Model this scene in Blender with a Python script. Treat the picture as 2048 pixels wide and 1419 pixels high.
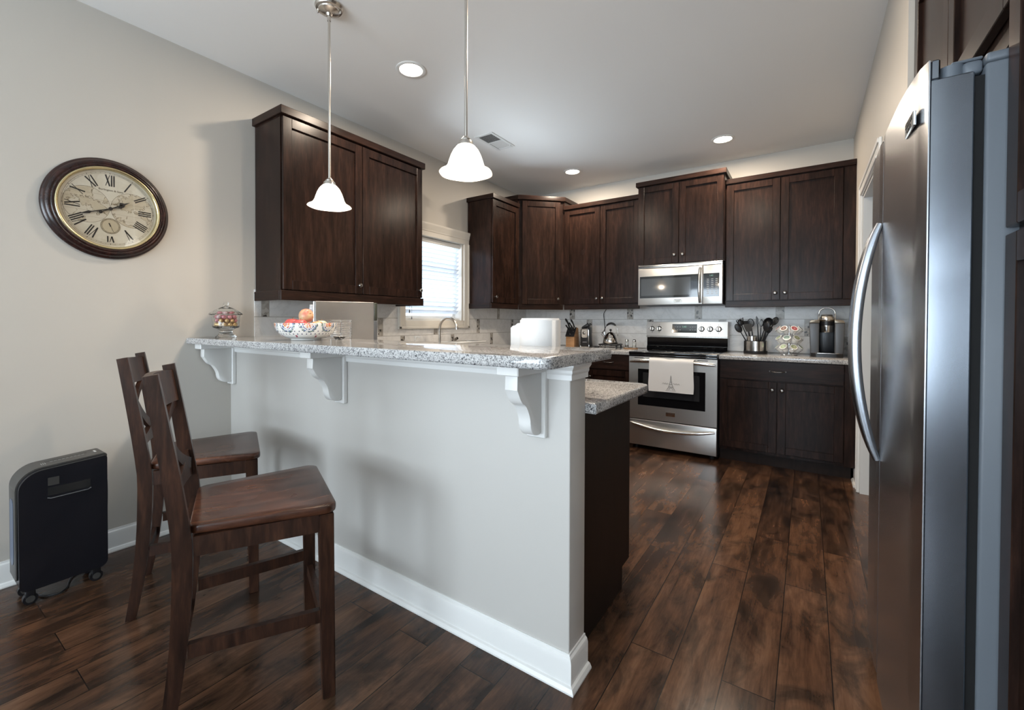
import bpy, bmesh, math, random
from mathutils import Vector, Matrix
rnd = random.Random(7)
SC = bpy.context.scene
PI = math.pi
for o in list(bpy.data.objects): bpy.data.objects.remove(o, do_unlink=True)
COL = SC.collection

# ------------------------------------------------------------------ camera, exposure, world, daylight
cam_d = bpy.data.cameras.new('camera'); cam = bpy.data.objects.new('camera', cam_d); COL.objects.link(cam)
SC.camera = cam
cam_d.sensor_fit = 'HORIZONTAL'; cam_d.sensor_width = 36.0
cam_d.lens = 36.0*883.2568/2048
cam_d.shift_x = (1024-1001.0709)/2048; cam_d.shift_y = (654.2042-709.5)/2048
cam_d.clip_start = 0.02; cam_d.clip_end = 200
_yaw, _pit, _rol = 0.6075, 0.0131, 0.0024
_f = Vector((-math.sin(_yaw)*math.cos(_pit), math.cos(_yaw)*math.cos(_pit), -math.sin(_pit)))
_r = Vector((math.cos(_yaw), math.sin(_yaw), 0)); _u = _r.cross(_f)
_r2 = math.cos(_rol)*_r + math.sin(_rol)*_u; _u2 = -math.sin(_rol)*_r + math.cos(_rol)*_u
_m = Matrix((_r2, _u2, -_f)).transposed().to_4x4(); _m.translation = (2.9614, -4.8315, 1.1957)
cam.matrix_world = _m

SC.view_settings.view_transform = 'Standard'
try: SC.view_settings.look = 'None'
except Exception: pass
SC.view_settings.gamma = 1.0
SC.view_settings.use_curve_mapping = False
SC.view_settings.exposure = 0.0

wd = bpy.data.worlds.new('sky'); SC.world = wd; wd.use_nodes = True
_bg = wd.node_tree.nodes['Background']; _bg.inputs[0].default_value = (0.74, 0.86, 1.0, 1); _bg.inputs[1].default_value = 3.4

def area_light(name, loc, rot, sx, sy, power, color, shape='RECTANGLE', parent=None, spread=None):
    d = bpy.data.lights.new(name, 'AREA'); d.shape = shape; d.size = sx
    if shape in ('RECTANGLE', 'ELLIPSE'): d.size_y = sy
    d.energy = power; d.color = color
    if spread: d.spread = spread
    o = bpy.data.objects.new(name, d); COL.objects.link(o); o.location = loc; o.rotation_euler = rot
    if parent: o.parent = parent
    return o
DAY = (0.75, 0.885, 1.0)
TILT = math.radians(42)      # the sunlit ground outside throws the daylight upward to the ceiling
# daylight in the two rear windows and in the window of the left wall
area_light('daylight', (1.15, -8.45, 1.35), (PI/2+TILT, 0, 0), 1.7, 2.0, 165, DAY)
area_light('daylight', (3.6, -8.45, 1.35), (PI/2+TILT, 0, 0), 2.3, 2.0, 92, DAY)
area_light('daylight', (-0.95, -1.675, 0.50), (0, -PI/2-math.radians(48), 0), 1.2, 1.5, 190, DAY)

W, H = 3.271, 2.767
CAN_W, PEND_W = 20.7, 5.5
WARM = (1.0, 0.83, 0.64)
WARMC = (1.0, 0.84, 0.665)

# ------------------------------------------------------------------ materials
def newmat(name):
    m = bpy.data.materials.new(name); m.use_nodes = True
    nt = m.node_tree; b = nt.nodes['Principled BSDF']
    return m, nt, b
def setin(b, **kw):
    for k, v in kw.items():
        k = k.replace('_', ' ')
        if k in b.inputs: b.inputs[k].default_value = v
def c4(c): return (c[0], c[1], c[2], 1)
def plain(name, col, rough=0.5, metal=0.0, **kw):
    m, nt, b = newmat(name)
    setin(b, Base_Color=c4(col), Roughness=rough, Metallic=metal, **kw)
    return m
class N:
    """small node helper"""
    def __init__(s, nt): s.nt = nt
    def add(s, t, **kw):
        n = s.nt.nodes.new(t)
        for k, v in kw.items(): setattr(n, k, v)
        return n
    def link(s, a, b): s.nt.links.new(a, b)
    def math(s, op, a, b=None, c=None):
        n = s.nt.nodes.new('ShaderNodeMath'); n.operation = op
        for i, v in enumerate((a, b, c)):
            if v is None: continue
            if isinstance(v, (int, float)): n.inputs[i].default_value = v
            else: s.link(v, n.inputs[i])
        return n.outputs[0]
    def coord(s, kind='Object', scale=(1, 1, 1), rand=False, rot=(0, 0, 0)):
        tc = s.add('ShaderNodeTexCoord'); mp = s.add('ShaderNodeMapping')
        mp.inputs['Scale'].default_value = scale; mp.inputs['Rotation'].default_value = rot
        if rand:
            oi = s.add('ShaderNodeObjectInfo'); va = s.add('ShaderNodeVectorMath', operation='ADD')
            sc = s.math('MULTIPLY', oi.outputs['Random'], 37.0)
            cb = s.add('ShaderNodeCombineXYZ')
            for i in range(3): s.link(sc, cb.inputs[i])
            s.link(tc.outputs[kind], va.inputs[0]); s.link(cb.outputs[0], va.inputs[1]); s.link(va.outputs[0], mp.inputs['Vector'])
        else: s.link(tc.outputs[kind], mp.inputs['Vector'])
        return mp.outputs[0]
    def noise(s, vec, scale, detail=4, rough=0.55, dist=0.0):
        n = s.add('ShaderNodeTexNoise'); n.inputs['Scale'].default_value = scale; n.inputs['Detail'].default_value = detail
        n.inputs['Roughness'].default_value = rough; n.inputs['Distortion'].default_value = dist
        s.link(vec, n.inputs['Vector']); return n.outputs['Fac']
    def ramp(s, fac, stops, interp='LINEAR'):
        n = s.add('ShaderNodeValToRGB'); cr = n.color_ramp; cr.interpolation = interp
        while len(cr.elements) > 1: cr.elements.remove(cr.elements[-1])
        cr.elements[0].position = stops[0][0]; cr.elements[0].color = c4(stops[0][1])
        for p, c in stops[1:]:
            e = cr.elements.new(p); e.color = c4(c)
        s.link(fac, n.inputs[0]); return n.outputs[0]
    def mix(s, fac, a, b, mode='MIX'):
        n = s.add('ShaderNodeMix', data_type='RGBA', blend_type=mode)
        for i, v in ((0, fac), (6, a), (7, b)):
            if isinstance(v, (int, float)): n.inputs[i].default_value = v
            elif isinstance(v, tuple): n.inputs[i].default_value = c4(v)
            else: s.link(v, n.inputs[i])
        return n.outputs[2]
    def bump(s, h, b, strength=0.1, dist=0.01):
        n = s.add('ShaderNodeBump'); n.inputs['Strength'].default_value = strength; n.inputs['Distance'].default_value = dist
        s.link(h, n.inputs['Height']); s.link(n.outputs[0], b.inputs['Normal'])

def wood(name, dark, mid, light, rough=0.33, scale=(14, 14, 1.6), coat=0.0, rvar=0.12, spec=0.17):
    m, nt, b = newmat(name); n = N(nt)
    v = n.coord('Object', scale, rand=True)
    f1 = n.noise(v, 2.2, 6, 0.62, 0.6); f2 = n.noise(v, 9, 3, 0.6, 0.2)
    f = n.math('ADD', n.math('MULTIPLY', f1, 0.7), n.math('MULTIPLY', f2, 0.3))
    col = n.ramp(f, [(0.34, dark), (0.5, mid), (0.68, light)])
    v2 = n.coord('Object', (2.2, 2.2, 1.1), rand=True); bl = n.noise(v2, 2.0, 3, 0.5)
    col2 = n.mix(0.45, col, n.ramp(bl, [(0.3, (0.55, 0.55, 0.55)), (0.7, (1.35, 1.25, 1.2))]), 'MULTIPLY')
    n.link(col2, b.inputs['Base Color'])
    n.link(n.math('ADD', n.math('MULTIPLY', bl, rvar), rough-rvar/2), b.inputs['Roughness'])
    n.bump(f, b, 0.05, 0.002)
    setin(b, Coat_Weight=coat, Coat_Roughness=0.15, Specular_IOR_Level=spec)
    return m
M_cab = wood('espresso_wood', (0.010, 0.0058, 0.0045), (0.020, 0.0105, 0.0078), (0.040, 0.0195, 0.0135), 0.25)
M_cabh = wood('espresso_wood_across', (0.010, 0.0058, 0.0045), (0.020, 0.0105, 0.0078), (0.042, 0.020, 0.014), 0.30, (2.0, 2.0, 18))
M_panel = wood('dark_end_panel', (0.012, 0.0075, 0.006), (0.016, 0.0098, 0.0075), (0.022, 0.013, 0.0098), 0.42)
M_stool = wood('stool_wood', (0.013, 0.0065, 0.0045), (0.032, 0.0140, 0.0088), (0.070, 0.030, 0.0165), 0.34, (16, 16, 2.2), spec=0.35)
M_seatlit = wood('stool_seat_wood_lit', (0.030, 0.0125, 0.0075), (0.072, 0.027, 0.0145), (0.135, 0.053, 0.027), 0.26, (14, 1.3, 14), spec=0.4)  # seat wood with the pendants' reddish highlight put into its colour
M_clockwood = wood('clock_mahogany', (0.010, 0.005, 0.0045), (0.022, 0.0085, 0.007), (0.048, 0.016, 0.0115), 0.24, (6, 6, 6), spec=0.4)
M_blockwood = wood('maple_block', (0.32, 0.17, 0.08), (0.42, 0.24, 0.12), (0.52, 0.31, 0.16), 0.45, (3, 3, 30))

def paint(name, col, rough=0.6, bump=0.03):
    m, nt, b = newmat(name); n = N(nt); v = n.coord('Object')
    f = n.noise(v, 260, 2, 0.5)
    setin(b, Base_Color=c4(col), Roughness=rough); n.bump(f, b, bump, 0.001)
    return m
M_wall = paint('greige_paint', (0.53, 0.495, 0.445), 0.55)
M_bar = paint('half_wall_paint', (0.56, 0.535, 0.50), 0.5)
M_ceil = paint('ceiling_paint', (0.88, 0.865, 0.84), 0.8)
M_trim = plain('white_trim_paint', (0.80, 0.79, 0.765), 0.32)
M_cream = plain('window_trim_paint', (0.74, 0.70, 0.63), 0.38)

def floor_mat():
    m, nt, b = newmat('dark_plank_floor'); n = N(nt)
    v = n.coord('Object', (1, 1, 1), rot=(0, 0, PI/2))
    br = n.add('ShaderNodeTexBrick'); br.offset = 0.37; br.offset_frequency = 2; br.squash = 1.0
    for k, val in (('Color1', (0, 0, 0, 1)), ('Color2', (1, 1, 1, 1)), ('Mortar', (0.5, 0.5, 0.5, 1)), ('Scale', 1.0), ('Mortar Size', 0.0016), ('Mortar Smooth', 0.1), ('Bias', 0.0), ('Brick Width', 1.22), ('Row Height', 0.152)):
        br.inputs[k].default_value = val
    n.link(v, br.inputs['Vector'])
    rv = n.math('ADD', br.outputs['Color'], 0.0)
    cb = n.add('ShaderNodeCombineXYZ')
    for i in range(3): n.link(n.math('MULTIPLY', rv, 23.0+i*7), cb.inputs[i])
    tc = n.add('ShaderNodeTexCoord'); ad = n.add('ShaderNodeVectorMath', operation='ADD')
    n.link(tc.outputs['Object'], ad.inputs[0]); n.link(cb.outputs[0], ad.inputs[1])
    mp = n.add('ShaderNodeMapping'); mp.inputs['Scale'].default_value = (11, 1.3, 1); n.link(ad.outputs[0], mp.inputs['Vector'])
    g1 = n.noise(mp.outputs[0], 2.4, 7, 0.62, 0.7)
    mp2 = n.add('ShaderNodeMapping'); mp2.inputs['Scale'].default_value = (3.2, 1.0, 1); n.link(ad.outputs[0], mp2.inputs['Vector'])
    g2 = n.noise(mp2.outputs[0], 1.9, 4, 0.55, 0.5)
    mp3 = n.add('ShaderNodeMapping'); mp3.inputs['Scale'].default_value = (60, 5, 1); n.link(ad.outputs[0], mp3.inputs['Vector'])
    g3 = n.noise(mp3.outputs[0], 3.0, 3, 0.6, 0.3)
    f = n.math('ADD', n.math('ADD', n.math('MULTIPLY', g1, 0.40), n.math('MULTIPLY', g2, 0.45)), n.math('MULTIPLY', g3, 0.15))
    f = n.math('ADD', f, n.math('MULTIPLY', n.math('SUBTRACT', rv, 0.5), 0.10))
    col = n.ramp(f, [(0.32, (0.014, 0.008, 0.0056)), (0.43, (0.044, 0.0215, 0.013)), (0.53, (0.090, 0.043, 0.0235)), (0.66, (0.150, 0.077, 0.043))])
    mp4 = n.add('ShaderNodeMapping'); mp4.inputs['Scale'].default_value = (5.0, 2.6, 1); n.link(ad.outputs[0], mp4.inputs['Vector'])
    g4 = n.noise(mp4.outputs[0], 1.6, 5, 0.6, 0.8)
    col = n.mix(1.0, col, n.ramp(g4, [(0.36, (0.42, 0.46, 0.50)), (0.52, (1, 1, 1)), (0.7, (1.15, 1.12, 1.05))]), 'MULTIPLY')
    col = n.mix(br.outputs['Fac'], col, (0.006, 0.004, 0.003))
    n.link(col, b.inputs['Base Color'])
    n.link(n.math('ADD', n.math('MULTIPLY', g1, 0.14), 0.15), b.inputs['Roughness'])
    hh = n.math('SUBTRACT', n.math('MULTIPLY', g1, 0.5), n.math('MULTIPLY', br.outputs['Fac'], 1.0))
    n.bump(hh, b, 0.22, 0.003)
    setin(b, Specular_IOR_Level=0.36)
    return m
M_floor = floor_mat()

def granite(name, warm=1.0):
    m, nt, b = newmat(name); n = N(nt); v = n.coord('Object')
    vo = n.add('ShaderNodeTexVoronoi'); vo.inputs['Scale'].default_value = 320; n.link(v, vo.inputs['Vector'])
    f1 = n.noise(v, 230, 3, 0.6); f2 = n.noise(v, 95, 3, 0.6); f3 = n.noise(v, 6, 3, 0.5)
    sep = n.add('ShaderNodeSeparateColor'); n.link(vo.outputs['Color'], sep.inputs[0])
    f = n.math('ADD', n.math('MULTIPLY', sep.outputs[0], 0.40), n.math('ADD', n.math('MULTIPLY', f1, 0.33), n.math('MULTIPLY', f2, 0.33)))
    f = n.math('ADD', f, n.math('MULTIPLY', n.math('SUBTRACT', f3, 0.5), 0.16))
    col = n.ramp(f, [(0.27, (0.05, 0.05, 0.055)), (0.36, (0.14, 0.14, 0.145)), (0.46, (0.37, 0.36, 0.355)), (0.60, (0.54, 0.53, 0.52)), (0.80, (0.66, 0.655, 0.64))])
    n.link(col, b.inputs['Base Color']); setin(b, Roughness=0.07, Specular_IOR_Level=0.6)
    return m
M_granite = granite('speckled_granite')

def steel(name, col=(0.60, 0.575, 0.54), rough=0.34, axis='X'):
    m, nt, b = newmat(name); n = N(nt)
    sc = {'X': (3, 60, 240), 'Z': (240, 240, 3), 'Y': (60, 3, 240)}[axis]
    f = n.noise(n.coord('Object', sc), 4, 3, 0.6)
    n.link(n.math('ADD', n.math('MULTIPLY', f, 0.012), rough-0.006), b.inputs['Roughness'])
    setin(b, Base_Color=c4(col), Metallic=1.0)
    return m
M_steel = steel('brushed_steel')
M_steelY = steel('brushed_steel_fridge', (0.52, 0.53, 0.55), 0.27, 'Z')
M_steelpol = steel('soft_polished_steel', (0.66, 0.65, 0.63), 0.16, 'Z')
M_fridgeside = plain('grey_fridge_enamel', (0.25, 0.27, 0.30), 0.22, 1.0)
M_casegrey = plain('grey_case_enamel', (0.15, 0.17, 0.195), 0.4, 0.0)
M_handle = plain('grey_handle_steel', (0.36, 0.38, 0.41), 0.26, 1.0)
M_chrome = plain('chrome', (0.82, 0.82, 0.82), 0.06, 1.0)
M_nickel = plain('brushed_nickel', (0.62, 0.58, 0.53), 0.24, 1.0)
M_pewter = plain('dark_pewter', (0.25, 0.23, 0.21), 0.25, 1.0)
M_blackglass = plain('black_glass', (0.006, 0.006, 0.007), 0.045, Specular_IOR_Level=0.6)
M_ovenglass = plain('oven_inner_glass', (0.03, 0.03, 0.032), 0.08, Specular_IOR_Level=0.6)
M_mwglass = plain('microwave_inner_glass', (0.045, 0.047, 0.05), 0.06, Specular_IOR_Level=0.8)
M_black = plain('black_plastic', (0.010, 0.010, 0.012), 0.38)
M_blacksheen = plain('black_satin_plastic', (0.009, 0.0095, 0.013), 0.28)
M_darkgrey = plain('dark_grey_plastic', (0.055, 0.052, 0.048), 0.4)
M_midgrey = plain('grey_plastic', (0.16, 0.165, 0.175), 0.35, 0.4)
M_gold = plain('champagne_metal', (0.30, 0.255, 0.20), 0.32, 0.9)
M_keugrey = plain('slate_grey_plastic', (0.085, 0.088, 0.094), 0.35, 0.2)
M_white = plain('white_plastic', (0.80, 0.80, 0.78), 0.35)
M_offwhite = plain('white_mark', (0.75, 0.75, 0.73), 0.5)
M_gap = plain('black_gap', (0.004, 0.004, 0.004), 0.8)
M_rubber = plain('dark_rubber', (0.012, 0.012, 0.013), 0.6)
M_brass = plain('pale_brass', (0.62, 0.52, 0.30), 0.25, 0.85)
M_ink = plain('black_ink', (0.010, 0.009, 0.008), 0.55)
M_sepia = plain('sepia_ink', (0.10, 0.075, 0.045), 0.6)
M_marks = plain('pale_print', (0.55, 0.56, 0.56), 0.5)
M_lightgrey = plain('light_grey_plastic', (0.50, 0.51, 0.54), 0.35)
M_greenblack = plain('olive_black_plastic', (0.045, 0.048, 0.035), 0.3)

def glass(name, col=(1, 1, 1), rough=0.0, ior=1.45):
    m, nt, b = newmat(name); setin(b, Base_Color=c4(col), Roughness=rough, IOR=ior, Transmission_Weight=1.0); return m
M_glass = glass('clear_glass', (0.97, 0.98, 0.97), 0.02)
def pane_mat():
    m = bpy.data.materials.new('window_glass'); m.use_nodes = True; nt = m.node_tree; nt.nodes.clear(); n = N(nt)
    t = n.add('ShaderNodeBsdfTransparent'); g = n.add('ShaderNodeBsdfGlossy'); g.inputs['Roughness'].default_value = 0.02
    mx = n.add('ShaderNodeMixShader'); mx.inputs[0].default_value = 0.06; o = n.add('ShaderNodeOutputMaterial')
    n.link(t.outputs[0], mx.inputs[1]); n.link(g.outputs[0], mx.inputs[2]); n.link(mx.outputs[0], o.inputs[0]); return m
M_pane = pane_mat()
def emit(name, col, strength, base=(0.9, 0.9, 0.88)):
    m, nt, b = newmat(name); setin(b, Base_Color=c4(base), Roughness=0.3, Emission_Color=c4(col), Emission_Strength=strength); return m
M_can = emit('lit_lamp_lens', (1.0, 0.88, 0.74), 22.0)
M_display = emit('lit_display', (0.35, 0.75, 0.55), 0.7, (0.02, 0.02, 0.02))
def shade_mat():
    m, nt, b = newmat('lit_alabaster_glass'); n = N(nt)
    f = n.noise(n.coord('Object'), 14, 4, 0.6, 0.8)
    n.link(n.ramp(f, [(0.3, (1.0, 0.84, 0.66)), (0.65, (1.0, 0.95, 0.88))]), b.inputs['Emission Color'])
    setin(b, Base_Color=(0.9, 0.88, 0.84, 1), Roughness=0.25, Emission_Strength=1.25); return m
M_shade = shade_mat()
def slat_mat():
    m = bpy.data.materials.new('white_blind_slat'); m.use_nodes = True; nt = m.node_tree; nt.nodes.clear(); n = N(nt)
    d = n.add('ShaderNodeBsdfDiffuse'); d.inputs[0].default_value = (0.85, 0.87, 0.9, 1)
    t = n.add('ShaderNodeBsdfTranslucent'); t.inputs[0].default_value = (0.85, 0.9, 0.95, 1)
    mx = n.add('ShaderNodeMixShader'); mx.inputs[0].default_value = 0.4; o = n.add('ShaderNodeOutputMaterial')
    n.link(d.outputs[0], mx.inputs[1]); n.link(t.outputs[0], mx.inputs[2]); n.link(mx.outputs[0], o.inputs[0]); return m
M_slat = slat_mat()

def tile_mat(name, axis, offs):
    """stone planks with a narrow mosaic strip at one end; axis 'X' or 'Y' runs along the wall"""
    m, nt, b = newmat(name); n = N(nt)
    tc = n.add('ShaderNodeTexCoord'); sp = n.add('ShaderNodeSeparateXYZ'); n.link(tc.outputs['Object'], sp.inputs[0])
    u = sp.outputs[0] if axis == 'X' else sp.outputs[1]; z = sp.outputs[2]
    rh = 0.1545
    zz = n.math('DIVIDE', n.math('SUBTRACT', z, 0.914), rh); row = n.math('FLOOR', zz); fz = n.math('SUBTRACT', zz, row)
    o1 = n.math('MULTIPLY', n.math('COMPARE', row, 0.0, 0.1), offs[0])
    o2 = n.math('MULTIPLY', n.math('COMPARE', row, 1.0, 0.1), offs[1])
    o3 = n.math('MULTIPLY', n.math('GREATER_THAN', row, 1.5), offs[2])
    off = n.math('ADD', n.math('ADD', o1, o2), o3)
    P = offs[3]
    q = n.math('DIVIDE', n.math('SUBTRACT', u, off), P); qi = n.math('FLOOR', q); fu = n.math('MULTIPLY', n.math('SUBTRACT', q, qi), P)
    aw = offs[4]
    acc = n.math('LESS_THAN', fu, aw)
    g = 0.0022
    gz = n.math('MAXIMUM', n.math('LESS_THAN', fz, g/rh), n.math('GREATER_THAN', fz, 1-g/rh))
    gu = n.math('MAXIMUM', n.math('LESS_THAN', fu, g), n.math('LESS_THAN', n.math('ABSOLUTE', n.math('SUBTRACT', fu, aw)), g))
    grout = n.math('MAXIMUM', gz, gu)
    vv = n.coord('Object'); cb = n.add('ShaderNodeCombineXYZ'); n.link(n.math('MULTIPLY', qi, 3.7), cb.inputs[0]); n.link(n.math('MULTIPLY', row, 5.1), cb.inputs[1]); n.link(n.math('MULTIPLY', qi, 1.3), cb.inputs[2])
    va = n.add('ShaderNodeVectorMath', operation='ADD'); n.link(vv, va.inputs[0]); n.link(cb.outputs[0], va.inputs[1])
    f = n.noise(va.outputs[0], 4.5, 6, 0.6, 1.6)
    vein = n.math('ABSOLUTE', n.math('SUBTRACT', f, 0.5))
    col = n.ramp(vein, [(0.0, (0.70, 0.69, 0.67)), (0.02, (0.77, 0.76, 0.745)), (0.14, (0.82, 0.81, 0.795))])
    vo = n.add('ShaderNodeTexVoronoi'); vo.inputs['Scale'].default_value = 48; n.link(va.outputs[0], vo.inputs['Vector'])
    sc = n.add('ShaderNodeSeparateColor'); n.link(vo.outputs['Color'], sc.inputs[0])
    acol = n.ramp(sc.outputs[0], [(0.0, (0.035, 0.030, 0.026)), (0.13, (0.037, 0.032, 0.027)), (0.14, (0.33, 0.30, 0.26)), (0.6, (0.40, 0.37, 0.33)), (0.85, (0.50, 0.47, 0.43))])
    col = n.mix(acc, col, acol)
    col = n.mix(grout, col, (0.40, 0.385, 0.36))
    n.link(col, b.inputs['Base Color']); setin(b, Roughness=0.28)
    n.bump(n.math('SUBTRACT', 1.0, grout), b, 0.4, 0.002)
    return m
M_tileX = tile_mat('stone_tile_back', 'X', (0.41, 0.837, 0.617, 0.7, 0.068))
M_tileY = tile_mat('stone_tile_left', 'Y', (-0.79, -0.365, -0.655, 0.672, 0.052))

def paper_mat():
    m, nt, b = newmat('paper_towel'); n = N(nt); v = n.coord('Object')
    f = n.noise(v, 170, 3, 0.6); setin(b, Base_Color=(0.76, 0.76, 0.755, 1), Roughness=0.9); n.bump(f, b, 0.35, 0.003); return m
M_paper = paper_mat()
def cloth_mat():
    m, nt, b = newmat('white_cotton'); n = N(nt); v = n.coord('Object')
    f = n.noise(v, 420, 2, 0.6); setin(b, Base_Color=(0.76, 0.745, 0.73, 1), Roughness=0.9); n.bump(f, b, 0.2, 0.001); return m
M_cloth = cloth_mat()
def fruit_mat(name, stops):
    m, nt, b = newmat(name); n = N(nt); v = n.coord('Object')
    f = n.noise(v, 16, 3, 0.5, 0.4); n.link(n.ramp(f, stops), b.inputs['Base Color']); setin(b, Roughness=0.3); return m
M_applered = fruit_mat('red_apple_skin', [(0.35, (0.42, 0.04, 0.05)), (0.65, (0.62, 0.14, 0.12))])
M_appleyel = fruit_mat('yellow_blush_apple_skin', [(0.38, (0.52, 0.17, 0.13)), (0.5, (0.58, 0.34, 0.20)), (0.64, (0.58, 0.48, 0.27))])
M_peach = fruit_mat('peach_skin', [(0.35, (0.66, 0.22, 0.12)), (0.65, (0.80, 0.48, 0.24))])
M_palegreen = fruit_mat('pale_green_wrap', [(0.35, (0.42, 0.48, 0.34)), (0.65, (0.72, 0.74, 0.66))])
def bowl_mat():
    m, nt, b = newmat('painted_ceramic'); n = N(nt)
    tc = n.add('ShaderNodeTexCoord'); sp = n.add('ShaderNodeSeparateXYZ'); n.link(tc.outputs['Object'], sp.inputs[0])
    ang = n.math('DIVIDE', n.math('ARCTAN2', sp.outputs[1], sp.outputs[0]), 2*PI)
    def motif(N0, ph, cz, rad):
        a = n.math('ADD', n.math('MULTIPLY', ang, N0), ph); fa = n.math('SUBTRACT', n.math('SUBTRACT', a, n.math('FLOOR', a)), 0.5)
        dx = n.math('MULTIPLY', fa, 2*PI*0.148/N0); dz = n.math('SUBTRACT', sp.outputs[2], cz)
        return n.math('DIVIDE', n.math('SQRT', n.math('ADD', n.math('MULTIPLY', dx, dx), n.math('MULTIPLY', dz, dz))), rad)
    d = motif(9, 0.2, 0.083, 0.045); v = n.coord('Object')
    vo = n.add('ShaderNodeTexVoronoi'); vo.inputs['Scale'].default_value = 170; n.link(v, vo.inputs['Vector'])
    wob = n.math('ADD', d, n.math('MULTIPLY', n.math('SUBTRACT', vo.outputs['Distance'], 0.4), 0.16))
    WHT = (0.80, 0.78, 0.74)
    col = n.ramp(wob, [(0.0, (0.62, 0.14, 0.08)), (0.22, (0.75, 0.42, 0.12)), (0.34, (0.55, 0.07, 0.06)), (0.42, WHT), (0.52, (0.05, 0.07, 0.20)), (0.62, WHT), (0.72, (0.10, 0.16, 0.36)), (0.82, (0.20, 0.30, 0.20)), (0.9, (0.06, 0.06, 0.12)), (0.97, WHT)], 'CONSTANT')
    sc_ = n.add('ShaderNodeSeparateColor'); n.link(vo.outputs['Color'], sc_.inputs[0]); col = n.mix(n.math('MULTIPLY', n.math('GREATER_THAN', sc_.outputs[0], 0.62), 0.75), col, WHT)
    d2 = motif(40, 0.0, 0.034, 0.0034); col = n.mix(n.math('LESS_THAN', d2, 1.0), col, (0.10, 0.10, 0.16))
    d3 = motif(8, 0.7, 0.022, 0.011); dd = n.math('ADD', d3, n.math('MULTIPLY', n.math('SUBTRACT', vo.outputs['Distance'], 0.3), 1.2)); col = n.mix(n.math('LESS_THAN', dd, 0.8), col, (0.36, 0.04, 0.08))
    d4 = motif(40, 0.5, 0.048, 0.003); col = n.mix(n.math('LESS_THAN', d4, 1.0), col, (0.08, 0.08, 0.13))
    r2 = n.math('SQRT', n.math('ADD', n.math('MULTIPLY', sp.outputs[0], sp.outputs[0]), n.math('MULTIPLY', sp.outputs[1], sp.outputs[1])))
    n.link(col, b.inputs['Base Color']); setin(b, Roughness=0.15); return m
M_bowl = bowl_mat()
M_ceramic = plain('white_ceramic', (0.80, 0.78, 0.74), 0.15)
def dial_mat():
    m, nt, b = newmat('parchment_dial'); n = N(nt); v = n.coord('Object')
    f = n.noise(v, 7, 5, 0.6, 0.5); col = n.ramp(f, [(0.3, (0.47, 0.41, 0.30)), (0.5, (0.60, 0.55, 0.44)), (0.7, (0.66, 0.62, 0.52))])
    n.link(col, b.inputs['Base Color']); setin(b, Roughness=0.35); return m
M_dial = dial_mat()
def map_mat():
    m, nt, b = newmat('antique_map_print'); n = N(nt); v = n.coord('Object')
    f = n.noise(v, 12, 6, 0.62, 0.4); e = n.math('ABSOLUTE', n.math('SUBTRACT', f, 0.52))
    land = n.ramp(f, [(0.50, (0.56, 0.50, 0.39)), (0.53, (0.52, 0.45, 0.33)), (0.72, (0.45, 0.38, 0.26))])
    col = n.mix(n.math('LESS_THAN', e, 0.008), land, (0.20, 0.16, 0.10))
    n.link(col, b.inputs['Base Color']); setin(b, Roughness=0.35); return m
M_map = map_mat()
M_pod = plain('white_pod_cup', (0.86, 0.855, 0.84), 0.45)
LID = {k: plain('pod_lid_'+k, c, 0.4) for k, c in dict(brown=(0.22, 0.12, 0.10), red=(0.40, 0.10, 0.11), dark=(0.08, 0.08, 0.09), green=(0.42, 0.52, 0.34), teal=(0.32, 0.46, 0.40), olive=(0.35, 0.38, 0.22)).items()}
M_pink = plain('pink_foil', (0.66, 0.26, 0.30), 0.3, 0.2)
M_pinklight = plain('pale_pink_wrapper', (0.76, 0.55, 0.55), 0.35)
M_goldfoil = plain('gold_foil', (0.66, 0.44, 0.20), 0.28, 0.45)

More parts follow.
